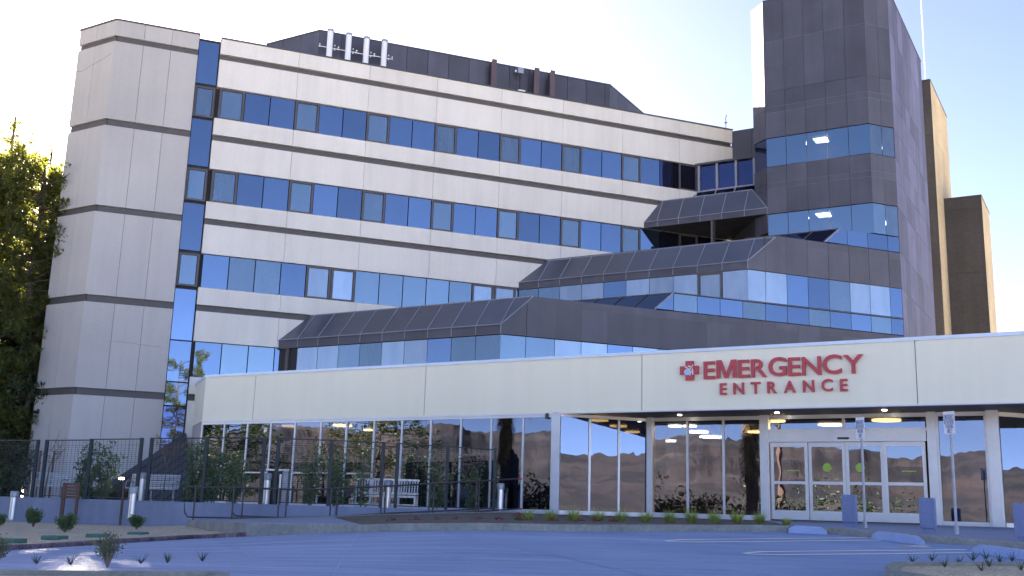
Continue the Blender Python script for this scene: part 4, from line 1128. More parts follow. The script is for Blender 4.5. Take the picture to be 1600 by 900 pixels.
handrail('shorter brown pipe handrail along the wall side of the ramp', posts, top, bot, [])

# ================================================================= benches, bin, small furniture
def bench_grid(px0, px1, d, label, az=0):
    a = col(px0, d, -.02); b = col(px1, d, -.02); L = (b-a).length; c = (a+b)/2
    f = Fr(90+az, c.x, c.y); t = thing('bench', label, 'bench', c, 'metal patio benches')
    z = -.02
    m = MB(); k = 3
    for q in range(16): yy = -.05-.02*0; zz = z+.48+q*.026; m.box(f, -L/2, L/2, -.34-.006*q, -.33-.006*q, zz, zz+.010)
    n = int(L/.05)
    for q in range(n+1): u = -L/2+L*q/n; m.hexa([f.P(u-.004, -.335, z+.46), f.P(u+.004, -.335, z+.46), f.P(u+.004, -.345, z+.46), f.P(u-.004, -.345, z+.46)], [f.P(u-.004, -.43, z+.9), f.P(u+.004, -.43, z+.9), f.P(u+.004, -.44, z+.9), f.P(u-.004, -.44, z+.9)])
    m.tube([f.P(-L/2, -.43, z+.9), f.P(L/2, -.43, z+.9)], .03, 6); m.tube([f.P(-L/2, -.34, z+.47), f.P(L/2, -.34, z+.47)], .03, 6); m.tube([f.P(-L/2, -.385, z+.68), f.P(L/2, -.385, z+.68)], .025, 6)
    m.build('backrest', M['alu'], t)
    m = MB()
    for q in range(9): w = .12-q*.052; m.box(f, -L/2, L/2, w-.018, w+.018, z+.42, z+.45)
    m.build('seat', M['alu'], t)
    for s in (-1, 0, 1):
        m = MB(); u = s*(L/2-.08); m.box(f, u-.03, u+.03, -.36, .12, z, z+.035); m.box(f, u-.03, u+.03, -.15, -.07, z, z+.43); m.build('leg', M['steel_dull'], t)
    for s in (-1, 1):
        m = MB(); u = s*L/2; m.tube([f.P(u, -.38, z+.66), f.P(u, -.1, z+.70), f.P(u, .1, z+.64), f.P(u, .14, z+.44)], .02, 6); m.build('armrest', M['steel_dull'], t)
bench_grid(38, 95, 38.2, 'dark gridded metal bench at the far left of the patio')
bench_grid(196, 272, 36.2, 'gridded metal bench in front of the sloping dark roof')
def bench_slat(px0, px1, d, label):
    a = col(px0, d, -.02); b = col(px1, d, -.02); L = (b-a).length; c = (a+b)/2
    f = Fr(90+4, c.x, c.y); t = thing('bench', label, 'bench', c, None); z = -.02
    mt = M['alu']
    m = MB(); n = int(L/.085)
    for q in range(n): u = -L/2+.05+(L-.1)*q/(n-1); m.hexa([f.P(u-.022, -.28, z+.52), f.P(u+.022, -.28, z+.52), f.P(u+.022, -.30, z+.52), f.P(u-.022, -.30, z+.52)], [f.P(u-.022, -.38, z+.92), f.P(u+.022, -.38, z+.92), f.P(u+.022, -.40, z+.92), f.P(u-.022, -.40, z+.92)])
    m.box(f, -L/2, L/2, -.42, -.37, z+.90, z+.97); m.box(f, -L/2, L/2, -.31, -.27, z+.47, z+.53)
    m.build('backrest', mt, t)
    m = MB()
    for q in range(5): w = .16-q*.1; m.box(f, -L/2, L/2, w-.04, w+.04, z+.42, z+.45)
    m.box(f, -L/2, L/2, .17, .2, z+.36, z+.45); m.build('seat', mt, t)
    for u in (-L/2+.04, -.02, L/2-.04):
        for w in (.17, -.32): m = MB(); m.box(f, u-.03, u+.03, w-.03, w+.03, z, z+.43); m.build('leg', mt, t)
    m = MB(); m.box(f, -L/2, L/2, -.02, .02, z+.12, z+.16); m.build('stretcher', mt, t)
bench_slat(549, 651, 34.6, 'long pale bench with upright back slats behind the fence')
bb = col(431, 33.6, -.02); t = thing('litter_bin', 'tall open steel bin enclosure behind the fence gap', 'bin', bb)
f = Fr(90, bb.x, bb.y); h = 1.05
m = MB(); m.box(f, -.33, -.29, -.2, .2, 0, h); m.box(f, .18, .36, -.2, .2, 0, h); m.build('side_panel', M['steel_dull'], t)
m = MB(); m.box(f, -.35, .38, -.22, .22, h, h+.05); m.build('top', M['alu'], t)
m = MB(); m.box(f, -.29, .18, -.18, -.15, 0, h); m.build('back_panel', M['black'], t)
m = MB(); m.box(f, -.1, -.02, .0, .06, 0, .72); m.box(f, .06, .12, .0, .06, 0, .95); m.build('frame', M['steel'], t)
# wooden sign with two posts
wbp = [onrow(95, 33.4, 813), onrow(117, 33.4, 813)]
t = thing('wooden_sign', 'brown wooden sign board on two posts in front of the wall', 'sign', wbp[0])
a, b = wbp; a.z = b.z = -.76; zt = onrow(100, 33.4, 754).z
for p, px in ((a, 0), (b, 0)):
    m = MB(); m.bx(Vector((p.x, p.y, -.8)), .10 if p is a else .07, .09, zt+.8, 0); m.build('post', M['wood'], t)
m = MB(); z0 = onrow(110, 33.4, 779).z
for q in range(5): hh = (zt-z0)/5; m.bx(Vector(((a.x+b.x)/2+.03, a.y-.06, z0+q*hh+.006)), .52, .035, hh-.012)
m.build('board', M['wood'], t)
p0 = onrow(188, 33.0, 813); p0.z = -.74; zt = onrow(196, 33.0, 752).z
m = MB(); m.bx(p0, .05, .09, zt+.74); o = m.build('wooden_post', M['wood']); tag(o, 'thin brown post leaning edge-on against the wall beside a steel bollard light', 'post')
m = MB(); p0 = col(186, 36.5, -.02); zt = onrow(186, 36.5, 744).z
t = thing('path_light', 'slim dark path light with a lit white head on the patio', 'lamp', p0)
m.bx(p0, .10, .10, zt-.10); m.build('post', M['fence'], t); m = MB(); m.bx(Vector((p0.x, p0.y, zt-.11)), .14, .14, .07); m.build('lamp_head', M['spot'], t)
# red standpipe at the far left
p0 = col(24, 38.5, -.02); t = thing('standpipe', 'red fire standpipe behind the wall at the left edge', 'pipe', p0)
m = MB(); m.tube([p0, p0+Vector((0, 0, .85))], .035, 10); m.build('pipe', M['tip'], t)
m = MB(); m.tube([p0+Vector((-.08, 0, .65)), p0+Vector((.08, 0, .65))], .03, 10); m.tube([p0+Vector((0, 0, .83)), p0+Vector((0, 0, .88))], .05, 10); m.build('valve', M['tip'], t)
# two short dark posts against the corner tower
for px, yt, yb, lab in ((60, 704, 736, 'left'), (81, 704, 740, 'right')):
    b = onrow(px, 40.5, yb); zt = onrow(px+2, 40.5, yt).z
    m = MB(); m.bx(Vector((b.x, b.y, -.02)), .06, .05, zt+.02); o = m.build('pipe_stand', M['wood']); tag(o, '%s of two thin dark upright pipes against the grey corner tower' % lab, 'pipe', 'thin pipes by the corner tower')
# valve box lids and dirt patches
for k, (px, py, lab) in enumerate(((18, 845.5, 'green valve box lid nearest the left edge'), (85.5, 840.5, 'green valve box lid in front of the bush by the wooden sign'), (153, 837.5, 'green valve box lid midway along the red curb'), (216, 834.5, 'green valve box lid below the third round bush'))):
    v = ray(px, py); zz = -.71; 
    d = (.71)/(-v.z/v.y) if v.z < 0 else 16
    p = v*(d/v.y)
    m = MB(); m.bx(Vector((p.x, p.y, p.z-.03)), .32, .42, .075, az=4); o = m.build('valve_box', M['lid'], bevel=.015); tag(o, lab, 'valve box', 'green valve boxes')

# sloping standing seam roof at the foot of the corner tower
t = thing('lean_to_roof', 'dark sloping standing seam roof between corner tower and glazed pavilion', 'roof', FA.P(-18, .5, 0))
a = FA.P(FA.upx(128, 0), .03, -.05); v = ray(290, 676); k = FA.N.dot(FA.O)/FA.N.dot(v); b = v*k + FA.N*.03; g = col(303, 42.0, -.05)
m = MB(); n_ = (b-a).cross(g-a).normalized(); n_ = n_ if n_.z > 0 else -n_
m.v += [a, g, b, a-n_*.1, g-n_*.1, b-n_*.1]; m.f += [[0, 1, 2], [5, 4, 3], [0, 3, 4, 1], [1, 4, 5, 2], [2, 5, 3, 0]]; m.t += [.5]*5
m.build('roof_sheet', M['seam_roof'], t)
m = MB()
for k in range(1, 10):
    s = k/10; p = g.lerp(a, s*.0)+ (b-g)*0
    # seams run parallel to a->b
    st = a.lerp(g, s); en = b.lerp(g, s); m.tube([st+n_*.02, en+n_*.02], .022, 4)
m.build('seam', M['coping'], t)
m = MB(); bz = Vector((b.x, b.y, -.05)); m.v += [g, b, bz]; m.f += [[0, 1, 2]]; m.t += [.5]; m.build('gable', M['seam_roof'], t)

# ================================================================= rooftop antennas etc
for px, yt, yb, lab in ((515, 46, 89, 'leftmost'), (544, 52, 94, 'second from left'), (572, 58, 99, 'third from left'), (600, 62.5, 104, 'rightmost')):
    fr = FA.off(-4.2); n = fr.N; v = ray(px-1.5, yb+6); p = v*(n.dot(fr.O)/n.dot(v)); zt_ = ray(px, yt)*(n.dot(fr.O)/n.dot(ray(px, yt)))
    t = thing('panel_antenna', 'white tubular rooftop antenna, %s of the four' % lab, 'antenna', p, 'white antennas on the roof')
    m = MB(); m.tube([Vector((p.x, p.y, p.z-.5)), Vector((p.x, p.y, zt_.z-.12))], .155, 16); m.build('tube', M['antenna'], t, smooth=True)
    m = MB(); m.tube([Vector((p.x, p.y, zt_.z-.12)), Vector((p.x, p.y, zt_.z))], .175, 16); m.build('cap', M['steel_dull'], t)
    m = MB(); zz = (p.z+zt_.z)/2-.05
    m.tube([fr.P((p-fr.O).dot(fr.U)-.55, -.2, zz), fr.P((p-fr.O).dot(fr.U)+.55, -.2, zz)], .025, 6)
    for du in (-.5, .3, .5):
        for dz in (-.12, .12): c = fr.P((p-fr.O).dot(fr.U)+du, -.15, zz+dz*(1 if abs(du) != .5 else .5)); m.bx(c, .06, .06, .06)
    m.build('bracket', M['white'], t)
for px, yt, yb, lab in ((771.5, 98, 140, 'leftmost'), (838, 111.5, 150, 'middle'), (862.5, 115.5, 155, 'rightmost')):
    fr = FA.off(-4.6); n = fr.N; q = ray(px, yt); pt = q*(n.dot(fr.O)/n.dot(q)); b = Vector((pt.x, pt.y, 21.3))
    t = thing('sector_antenna', 'brown upright box antenna against the roof screen, %s of three' % lab, 'antenna', b, 'brown antennas on the roof')
    f = Fr(AZA, b.x, b.y)
    m = MB(); m.box(f, -.16, .16, -.1, .1, 21.3, pt.z+.18); m.build('antenna_box', M['antenna_brown'], t)
    m = MB(); m.box(f, .16, .34, -.25, -.1, 21.6, pt.z-.2); m.build('backing_panel', M['bronze'], t)
    m = MB(); m.box(f, -.42, -.15, -.2, .0, 22.5, 22.62); m.tube([f.P(-.2, 0, 21.3), f.P(-.2, 0, pt.z-.1)], .025, 6); m.build('mount', M['black'], t)
fr = FA.off(-4.6); n = fr.N; q = ray(813, 107); pt = q*(n.dot(fr.O)/n.dot(q)); f = Fr(AZA, pt.x, pt.y)
t = thing('radio_unit', 'small grey radio box with a looped cable on the roof screen edge', 'antenna', Vector((pt.x, pt.y, 21.3)))
m = MB(); m.box(f, -.17, .17, -.15, .1, pt.z-.32, pt.z+.02); m.box(f, -.14, -.1, 0, .02, pt.z, pt.z+.1); m.box(f, .08, .12, 0, .02, pt.z, pt.z+.1); m.build('housing', M['steel_dull'], t)
m = MB(); m.tube([f.P(-.2, 0, pt.z-.3), f.P(-.32, 0, pt.z-.5), f.P(-.22, 0, pt.z-.72), f.P(0, 0, pt.z-.74), f.P(.1, 0, pt.z-.5)], .018, 6); m.tube([f.P(0, 0, 21.3), f.P(0, 0, pt.z-.3)], .03, 6); m.build('cable', M['black'], t)
m = MB(); m.tube([f.P(-.3, 0.05, pt.z-.30), f.P(-.3, .05, pt.z-.18)], .05, 8); m.build('lamp', M['white'], t)
q = ray(815, 144); fr = FA.off(-3.6); pt = q*(fr.N.dot(fr.O)/fr.N.dot(q)); f = Fr(AZA, pt.x, pt.y)
m = MB(); m.box(f, -.2, .2, -.1, .05, pt.z-.8, pt.z+.12); o = m.build('equipment_box', M['white']); tag(o, 'small white equipment box on the roof below the radio box', 'box')
q = ray(1134, 181); fr = FA.off(-1.0); pt = q*(fr.N.dot(fr.O)/fr.N.dot(q))
t = thing('whip_antenna', 'small black whip antenna at the right end of the pale roof', 'antenna', Vector((pt.x, pt.y, 21.3)))
m = MB(); m.tube([Vector((pt.x, pt.y, 21.3)), pt], .02, 6); m.build('rod', M['black'], t)
m = MB(); m.tube([pt-Vector((0, 0, .05)), pt+Vector((0, 0, .05))], .05, 8); m.tube([Vector((pt.x, pt.y, pt.z-.45)), Vector((pt.x, pt.y, pt.z-.40))], .08, 8); m.build('tip', M['black'], t)
# mast on the tall shaft
o = cA+dC*(CL+4); b = col(1447, o.y+.4, 26.5)
t = thing('mast', 'thin white mast standing on the tall concrete shaft', 'mast', b)
m = MB(); m.tube([Vector((b.x, b.y, z1-.5)), Vector((b.x, b.y, z1+8))], .035, 8); m.build('pole', M['white'], t)
m = MB(); m.tube([Vector((b.x, b.y, z1-.5)), Vector((b.x, b.y, z1+.1))], .1, 8); m.build('base', M['steel_dull'], t)
q = FC.P(5.2, -.1, 26.55); m = MB(); m.tube([q, q+Vector((0, 0, .12))], .05, 8); m.tube([q+Vector((0, 0, .12)), q+Vector((0, 0, .22))], .07, 8); ob = m.build('beacon', M['tip']); tag(ob, 'small red beacon on the top edge of the dark tower', 'beacon')
q = FLt.P(.35, .02, 3.6); m = MB(); m.tube([q, q+FLt.N*.18], .07, 8); m.bx(q, .12, .08, .14); ob = m.build('flood_light', M['black']); tag(ob, 'small dark wall light low on the left face of the grey corner tower', 'lamp')

# ================================================================= plants
rnd = random.Random(11)
class Leaf:
    def __init__(s): s.v = []; s.f = []
    def quad(s, p, d, n, L, w):
        d = d.normalized(); sd_ = d.cross(n)
        if sd_.length < .05: sd_ = d.cross(Vector((.3, .5, .8)))
        sd_ = sd_.normalized()*w; i = len(s.v)
        s.v += [p, p+d*L*.5+sd_, p+d*L, p+d*L*.5-sd_]; s.f.append((i, i+1, i+2, i+3))
    def blade(s, p, d, L, w, droop=.6, seg=3):
        d = d.normalized(); side = Vector((-d.y, d.x, 0)); side = side.normalized()*w if side.length > .01 else Vector((w, 0, 0)); i = len(s.v); q = p.copy()
        for k in range(seg+1):
            t = k/seg; ww = side*(1-t*.85); s.v += [q-ww, q+ww]
            dd_ = (d+Vector((0, 0, -droop*t*1.6))).normalized(); q = q+dd_*(L/seg)
        for k in range(seg): s.f.append((i+2*k, i+2*k+1, i+2*k+3, i+2*k+2))
    def build(s, name, mat, parent=None):
        org = root_loc(parent) if parent else Vector((0, 0, 0)); me = bpy.data.meshes.new(name)
        me.from_pydata([p-org for p in s.v], [], s.f); return link(name, me, mat, parent)
def rv(r=rnd):
    while True:
        v = Vector((r.uniform(-1, 1), r.uniform(-1, 1), r.uniform(-1, 1)))
        if .05 < v.length < 1: return v
def conifer(px, d, ytop, rad, label, dens_=1., mat='leaf_pine', lean=0, zb=-1.2, taper=1., open_=.0):
    b = col(px, d, zb); zt_ = onrow(px, d, ytop).z; H = zt_-zb
    t = thing('pine_tree', label, 'tree', b, 'tall trees left of the building')
    top = b+Vector((lean, 0, H)); m = MB()
    tr = [b.lerp(top, k/8)+Vector((rnd.uniform(-.15, .15), rnd.uniform(-.15, .15), 0))*(1 if 0 < k < 8 else 0) for k in range(9)]
    m.tube(tr, [H*.018*(1-k/8.6)+.03 for k in range(9)], 8)
    lf = Leaf(); n = int(H*3.2*dens_)
    for i in range(n):
        s = .12+.86*i/n; base_ = b.lerp(top, s); az = rnd.uniform(0, 2*pi)
        L = rad*(1-s*taper)**.75*rnd.uniform(.45, 1.15)+.35
        e = Vector((cos(az), sin(az), rnd.uniform(-.1, .45))); tip = base_+e*L
        m.tube([base_, base_.lerp(tip, .5)+Vector((0, 0, -.05*L)), tip], [.05+.02*L*(1-s), .03, .012], 4, cap=False)
        cl = int(5+L*3.2)
        for c in range(cl):
            q = base_.lerp(tip, rnd.uniform(.3, 1.05)) + rv()*(.22+.16*L)
            r_ = rnd.uniform(.16, .36)
            for k in range(int(24)):
                dv = rv(); dv.z += .25; lf.quad(q+dv*r_*.35, dv, rv(), r_*rnd.uniform(.6, 1.1), .016+r_*.05)
    m.build('trunk', M['bark'], t); lf.build('crown', M[mat], t)
conifer(93, 49.5, 262, 1.8, 'conifer mostly hidden behind the corner tower', 2.6, 'leaf_pine', taper=.5)  # extra crown added to close a sun gap beside the tower
conifer(74, 47.2, 258, 1.7, 'narrow pointed conifer nearest the corner tower', 3.0, 'leaf_pine', taper=.55)  # crown thickened to hold back the low sun
conifer(52, 56, 395, 2.0, 'open pine with yellow backlit needles below the pointed conifer', 1.1)
conifer(8, 60, 232, 4.2, 'tall loose pine reaching highest at the left edge', 1.15)
conifer(-60, 66, 180, 5.0, 'broad pine trunk mostly outside the left edge', 1.0)
conifer(-2, 46, 255, 1.9, 'broad topped pine cut by the left edge behind the fence', 2.6, 'leaf_pine', taper=.4)  # placed here to stop sunlight reaching the near left lot
conifer(18, 47, 262, 2.3, 'full green pine between the tall loose pine and the tower', 1.5, 'leaf_pine', taper=.8)  # dense pines here and on the next line, added for shade
conifer(46, 48, 305, 2.0, 'full green pine in front of the pointed conifer', 1.8, 'leaf_pine', taper=.8)
conifer(20, 46, 520, 2.6, 'lower dark bushy tree in front of the pines', 1.5, 'leaf_dark')
conifer(38, 52, 470, 2.4, 'mid height yellow green pine between the dark bushy tree and the tower', 1.2)
conifer(-35, 50, 430, 3.2, 'dark tree cut by the left edge', 1.3, 'leaf_dark')
conifer(60, 75, 420, 3.0, 'distant backlit pine seen low beside the tower', 1.1)
for k_, (x_, y_) in enumerate(((-24.3, 45.0), (-27.3, 50), (-24.8, 47.5))):  # unseen conifers added to keep low sun off the lot
    px_ = 800+FPX*(Vector((x_, y_, 0)).dot(CR)/Vector((x_, y_, 0)).dot(_f)); conifer(px_, y_, (245, 225, 235)[k_], 3.0, 'dense tall conifer beyond the left edge of the photo, %s one' % ('nearest', 'middle', 'farthest')[k_], 3.2, 'leaf_pine', taper=.5)
def bush_ball(p, w, h, mat, name, label, group, n=700, leaf=.05, up=.2, cat='bush', stems=True):
    t = thing(name, label, cat, p, group); lf = Leaf(); m = MB()
    for k in range(14):
        a = rnd.uniform(0, 2*pi); e = p+Vector((cos(a)*w*.42*rnd.uniform(.2, 1), sin(a)*w*.42*rnd.uniform(.2, 1), h*rnd.uniform(.6, .95)))
        m.tube([p-Vector((0, 0, .03)), p.lerp(e, .5)+Vector((0, 0, .03)), e], [.012, .008, .004], 4, cap=False)
        for j in range(n//14):
            q = p.lerp(e, rnd.uniform(.35, 1.0)) + rv()*Vector((w*.22, w*.22, h*.16)).length*.5
            if q.z < p.z+.02: q.z = p.z+.03
            dv = (q-p).normalized()+rv()*.9+Vector((0, 0, up)); lf.quad(q, dv, rv(), leaf*rnd.uniform(.7, 1.4), leaf*.28)
    m.build('stem', M['twig'], t); lf.build('foliage', M[mat], t); return t
def gpt(px, py, z0): # point on flat height z0 in the left bed
    v = ray(px, py); return v*(z0/v.z)
for px, py, w, z0, lab in ((52, 822.5, 32, -.74, 'small round green bush left of the wooden sign'), (101, 832, 34, -.73, 'small round green bush in front of the wooden sign posts'), (213, 826, 24, -.72, 'small round green bush below the bollard light with its foot in front of the wall')):
    p = gpt(px, py, z0); W_ = w/FPX*p.y; bush_ball(p, W_, W_*.8, 'leaf_shrub', 'round_bush', lab, 'small bushes in the left bed', 1500, .055)
p = gpt(-2, 824, -.74); bush_ball(p, .4, .3, 'leaf_shrub', 'round_bush', 'small round green bush cut by the left edge', 'small bushes in the left bed', 700, .05)
p = onlot(166, 899); p = Vector((p.x, p.y, G(p.x, p.y)+.12)); bush_ball(p, .42, .36, 'leaf_sage', 'leafy_shrub', 'airy grey green shrub in the near left island', 'shrubs in the near left island', 900, .028)
p = onlot(-8, 899); p = Vector((p.x, p.y, G(p.x, p.y)+.12)); bush_ball(p, .34, .34, 'leaf_sage', 'leafy_shrub', 'grey green shrub in the near left island cut by the left edge', 'shrubs in the near left island', 700, .028)
def agave(p, s, label, group):
    lf = Leaf(); n = 9
    for k in range(n):
        a = 2*pi*k/n+rnd.uniform(-.3, .3); e = Vector((cos(a), sin(a), rnd.uniform(.5, 1.6)))
        lf.blade(p, e, s*rnd.uniform(.75, 1.15), s*.07, .05, 3)
    o = lf.build('agave', M['agave']); tag(o, label, 'agave', group)
def ordn(k): return ['leftmost', 'second from left', 'third from left', 'fourth from left', 'fifth from left', 'sixth from left', 'seventh from left', 'eighth from left', 'ninth from left', 'tenth from left', 'eleventh from left', 'twelfth from left'][k]
for k, (px, py) in enumerate(((55, 898), (108, 899), (218, 897), (260, 896), (315, 893))):
    p = onlot(px, py); p.z = G(p.x, p.y)+.12; agave(p, .15, 'small spiky agave in the near left island, %s of the five' % ordn(k), 'agaves in the near left island')
for k, (px, py) in enumerate(((1426, 884), (1457, 882), (1477, 892), (1499, 886.5), (1521, 881.5), (1541, 878.5), (1546, 891.5), (1563, 886), (1582, 883), (1534, 899), (1596, 898))):
    v = ray(px, py); p = onlot(px, py+9); q = v*(p.y/v.y); q.z = G(q.x, q.y)+.13; agave(q, .17, 'small spiky agave in the near right island, %s of eleven' % ['leftmost', 'second from left', 'front one near the leftmost', 'third along the middle', 'back one near the middle', 'tallest at the back', 'largest one in the middle', 'low one right of the largest', 'back one near the right edge', 'front one below the largest', 'front one at the right edge'][k], 'agaves in the near right island')
# ornamental grasses and red flowers along the storefront
def tuft(p, h, label):
    lf = Leaf()
    for k in range(230):
        a = rnd.uniform(0, 2*pi); e = Vector((cos(a)*rnd.uniform(.1, .9), sin(a)*rnd.uniform(.1, .9), 1)); lf.blade(p+Vector((cos(a), sin(a), 0))*rnd.uniform(0, .07), e, h*rnd.uniform(.7, 1.25), .006, .55, 3)
    o = lf.build('grass_tuft', M['grass']); tag(o, label, 'ornamental grass', 'grass tufts along the storefront')
gx = [(824, 818), (859, 818), (896, 817.5), (935, 818), (971, 818.5), (1009, 818.5), (1047, 819), (1080, 819.5), (1116, 820), (1152, 820), (1187, 820.5), (1229, 821)]
gd = ['leftmost, by the handrail end', 'second from left, in front of the wide corner column', 'third from left', 'fourth from left, the fullest one', 'fifth from left', 'sixth from left, in front of the second column', 'seventh from left, with the tallest blades', 'eighth from left', 'ninth from left', 'tenth from left', 'eleventh from left, by the door column', 'small and low one right of the others, by the doors']
for k, (px, py) in enumerate(gx):
    p = onrow(px, 23.6, py); tuft(p, (.30+.08*((k*7)%5)/5) if k < 11 else .17, 'green ornamental grass tuft, ' + gd[k])
def flower(p, s, label):
    t = thing('flowering_plant', label, 'flower', p, 'red flowers along the curb'); m = MB(); lf = Leaf()
    for k in range(13): q = p+rv()*Vector((s, s, s*.4)).length*.8; q.z = p.z+abs(q.z-p.z)*.6+.03; m.bx(q, .03, .03, .022, rnd.uniform(0, 90))
    for k in range(110): q = p+rv()*s*.9; q.z = p.z+abs(q.z-p.z)*.4; lf.quad(q, rv(), rv(), .05, .015)
    m.build('petals', M['flower'], t); lf.build('foliage', M['leaf_shrub'], t)
fl = [(613, 817.5), (648, 817), (683, 816.5), (712, 816.5), (745, 816), (782, 816.5), (810, 811), (815, 819), (866, 819), (905, 819), (930, 819), (958, 818)]
for k, (px, py) in enumerate(fl): flower(onrow(px, 23.0, py), .12, 'low red flowering plant in the curb planter, %s of twelve' % ordn(k))
# climbing plants / young trees on the patio behind the fence
def climber(px, d, yt, w, label, mat='leaf_vine', n=1500, leaf=.115, group='leafy plants behind the mesh fence', gaps=.5):
    b = col(px, d, -.02); zt_ = onrow(px, d, yt).z; H = zt_; t = thing('climbing_plant', label, 'plant', b, group); m = MB(); lf = Leaf(); W_ = w/FPX*d
    for k in range(8):
        x = rnd.uniform(-.5, .5)*W_; pts = [b, b+Vector((x*.5, rnd.uniform(-.1, .1), H*.35)), b+Vector((x, rnd.uniform(-.15, .15), H*rnd.uniform(.6, 1)))]
        m.tube(pts, [.015, .01, .006], 4, cap=False)
        for c in range(9):
            s = rnd.uniform(.12, 1); q0 = pts[0].lerp(pts[1], s*2) if s < .5 else pts[1].lerp(pts[2], s*2-1)
            q0 = q0+Vector((rnd.uniform(-.16, .16), rnd.uniform(-.1, .1), 0))
            for j in range(n//110): lf.quad(q0+rv()*.15, rv()+Vector((0, 0, -.2)), rv(), leaf*rnd.uniform(.6, 1.3), leaf*.3)
    m.build('stem', M['twig'], t); lf.build('foliage', M[mat], t)
climber(128, 36.0, 690, 34, 'leafy climber left of the fence post near the wooden sign')
climber(160, 36.2, 688, 34, 'leafy climber right of the fence post near the wooden sign')
climber(300, 34.6, 682, 26, 'leafy climber in front of the pavilion corner')
climber(330, 34.4, 686, 34, 'dense climber on the first glass panels of the pavilion', n=2200)
climber(365, 34.3, 702, 40, 'loose climber right of the dense one by the pavilion corner')
climber(485, 34.2, 690, 44, 'leafy climber left of the slatted bench')
climber(528, 34.2, 702, 34, 'smaller climber just left of the slatted bench')
climber(563, 33.6, 698, 22, 'sparse climber growing above the slatted bench', n=500)
climber(682, 35.3, 700, 46, 'leafy climber right of the slatted bench')
climber(738, 36.2, 712, 46, 'rightmost leafy climber behind the fence')
for px, lab in ((140, 'low'), (180, 'lowest')): climber(px, 37, 758 if px == 180 else 752, 40, '%s dark shrub at the foot of the fence by the %s' % (('broad', 'wooden sign') if px == 140 else ('small', 'path light')), 'leaf_dark', 900)
climber(10, 37.5, 728, 60, 'dark shrub filling the patio corner at the left edge', 'leaf_dark', 2200)
climber(300, 36.5, 750, 50, 'low dark shrub under the end of the sloping roof', 'leaf_dark', 900)
def sapling(px, d, yt, label, leaves=None, lean=.4):
    b = col(px, d, -.02); zt_ = onrow(px, d, yt).z; t = thing('sapling', label, 'tree', b, 'young trees on the patio'); m = MB(); lf = Leaf()
    m.tube([b, b+Vector((.08, 0, zt_*.45)), b+Vector((lean*.5, 0, zt_*.7))], [.03, .022, .015], 6)
    o_ = b+Vector((lean*.5, 0, zt_*.7))
    for k in range(11):
        a = rnd.uniform(0, 2*pi); s0_ = b+Vector((.08+lean*.3*rnd.random(), 0, zt_*rnd.uniform(.45, .72))); e = s0_+Vector((cos(a)*rnd.uniform(.3, .9), sin(a)*.5, zt_*rnd.uniform(.08, .36)))
        e.z = min(e.z, zt_); md = s0_.lerp(e, .5)+Vector((0, 0, -.08)); m.tube([s0_, md, e], [.013, .008, .004], 4, cap=False)
        for j in range(2): m.tube([md, md+Vector((rnd.uniform(-.3, .3), rnd.uniform(-.2, .2), rnd.uniform(.1, .35)))], [.006, .003], 4, cap=False)
        if leaves:
            for j in range(4): lf.quad(s0_.lerp(e, rnd.uniform(.6, 1))+rv()*.1, rv()+Vector((0, 0, -.4)), rv(), .13, .022)
    m.build('trunk', M['twig'], t)
    if leaves: lf.build('leaves', M[leaves], t)
sapling(68, 37.5, 672, 'bare leafless sapling in the first fence gap')
sapling(252, 35.5, 664, 'sapling with brown autumn leaves beside the sloping roof', 'autumn', -.3)

# unseen block added left of the frame only to keep the lot out of the sun
t = thing('added_shade_block', 'plain concrete annex left of the frame that shades the lot', 'building', (-26, 46, 0))
p1_, p2_ = col(-28, 46, 21.5), col(-28, 60, 21.5); m = MB(); m.prism([(p1_.x, 46), (p2_.x, 60), (-62, 60), (-62, 46)], -2, 21.5); m.build('wall', M['concrete_grey'], t)
f = Fr(90, -62, 46); m = MB()
for z in (3, 7, 11, 15): m.box(f, 1, 34, -.05, .03, z, z+1.6)
m.build('window_band', M['glass_dk'], t)
# ================================================================= world behind the camera (seen mirrored in the glass)
def hills(name, r0, r1, a0, a1, h0, seed, n=160, m_=14, hmul=1.0):
    R_ = random.Random(seed); ph = [(R_.uniform(0, 6.28), R_.uniform(2, 5)*1.9**k, 1/1.75**k) for k in range(8)]
    v = []; f = []
    for i in range(n+1):
        a = a0+(a1-a0)*i/n
        hh = h0*(1+.34*sum(w*sin(fr_*a*.9+p) for p, fr_, w in ph))
        for j in range(m_+1):
            t = j/m_; r = r0+(r1-r0)*t; prof = sin(t*pi/2)**1.2
            rough_ = sum(w*.5*sin(fr_*a*3+p+j*(1.1+p*.3)) for p, fr_, w in ph[:6])*h0*.09*sin(t*pi)
            v.append((sin(a)*r, cos(a)*r, -3+hh*prof*hmul+rough_))
    for i in range(n):
        for j in range(m_): q = i*(m_+1)+j; f.append((q, q+m_+1, q+m_+2, q+1))
    me = bpy.data.meshes.new(name); me.from_pydata(v, [], f)
    for p in me.polygons: p.use_smooth = False
    o = link(name, me, M['mount']); o['kind'] = 'structure'
hills('mountains', 1500, 2600, radians(-175), radians(-75), 150, 5, 420)
hills('mountains', 1500, 2600, radians(80), radians(186), 120, 9, 200)
hills('foothills', 420, 800, radians(-170), radians(-80), 19, 3, 300)
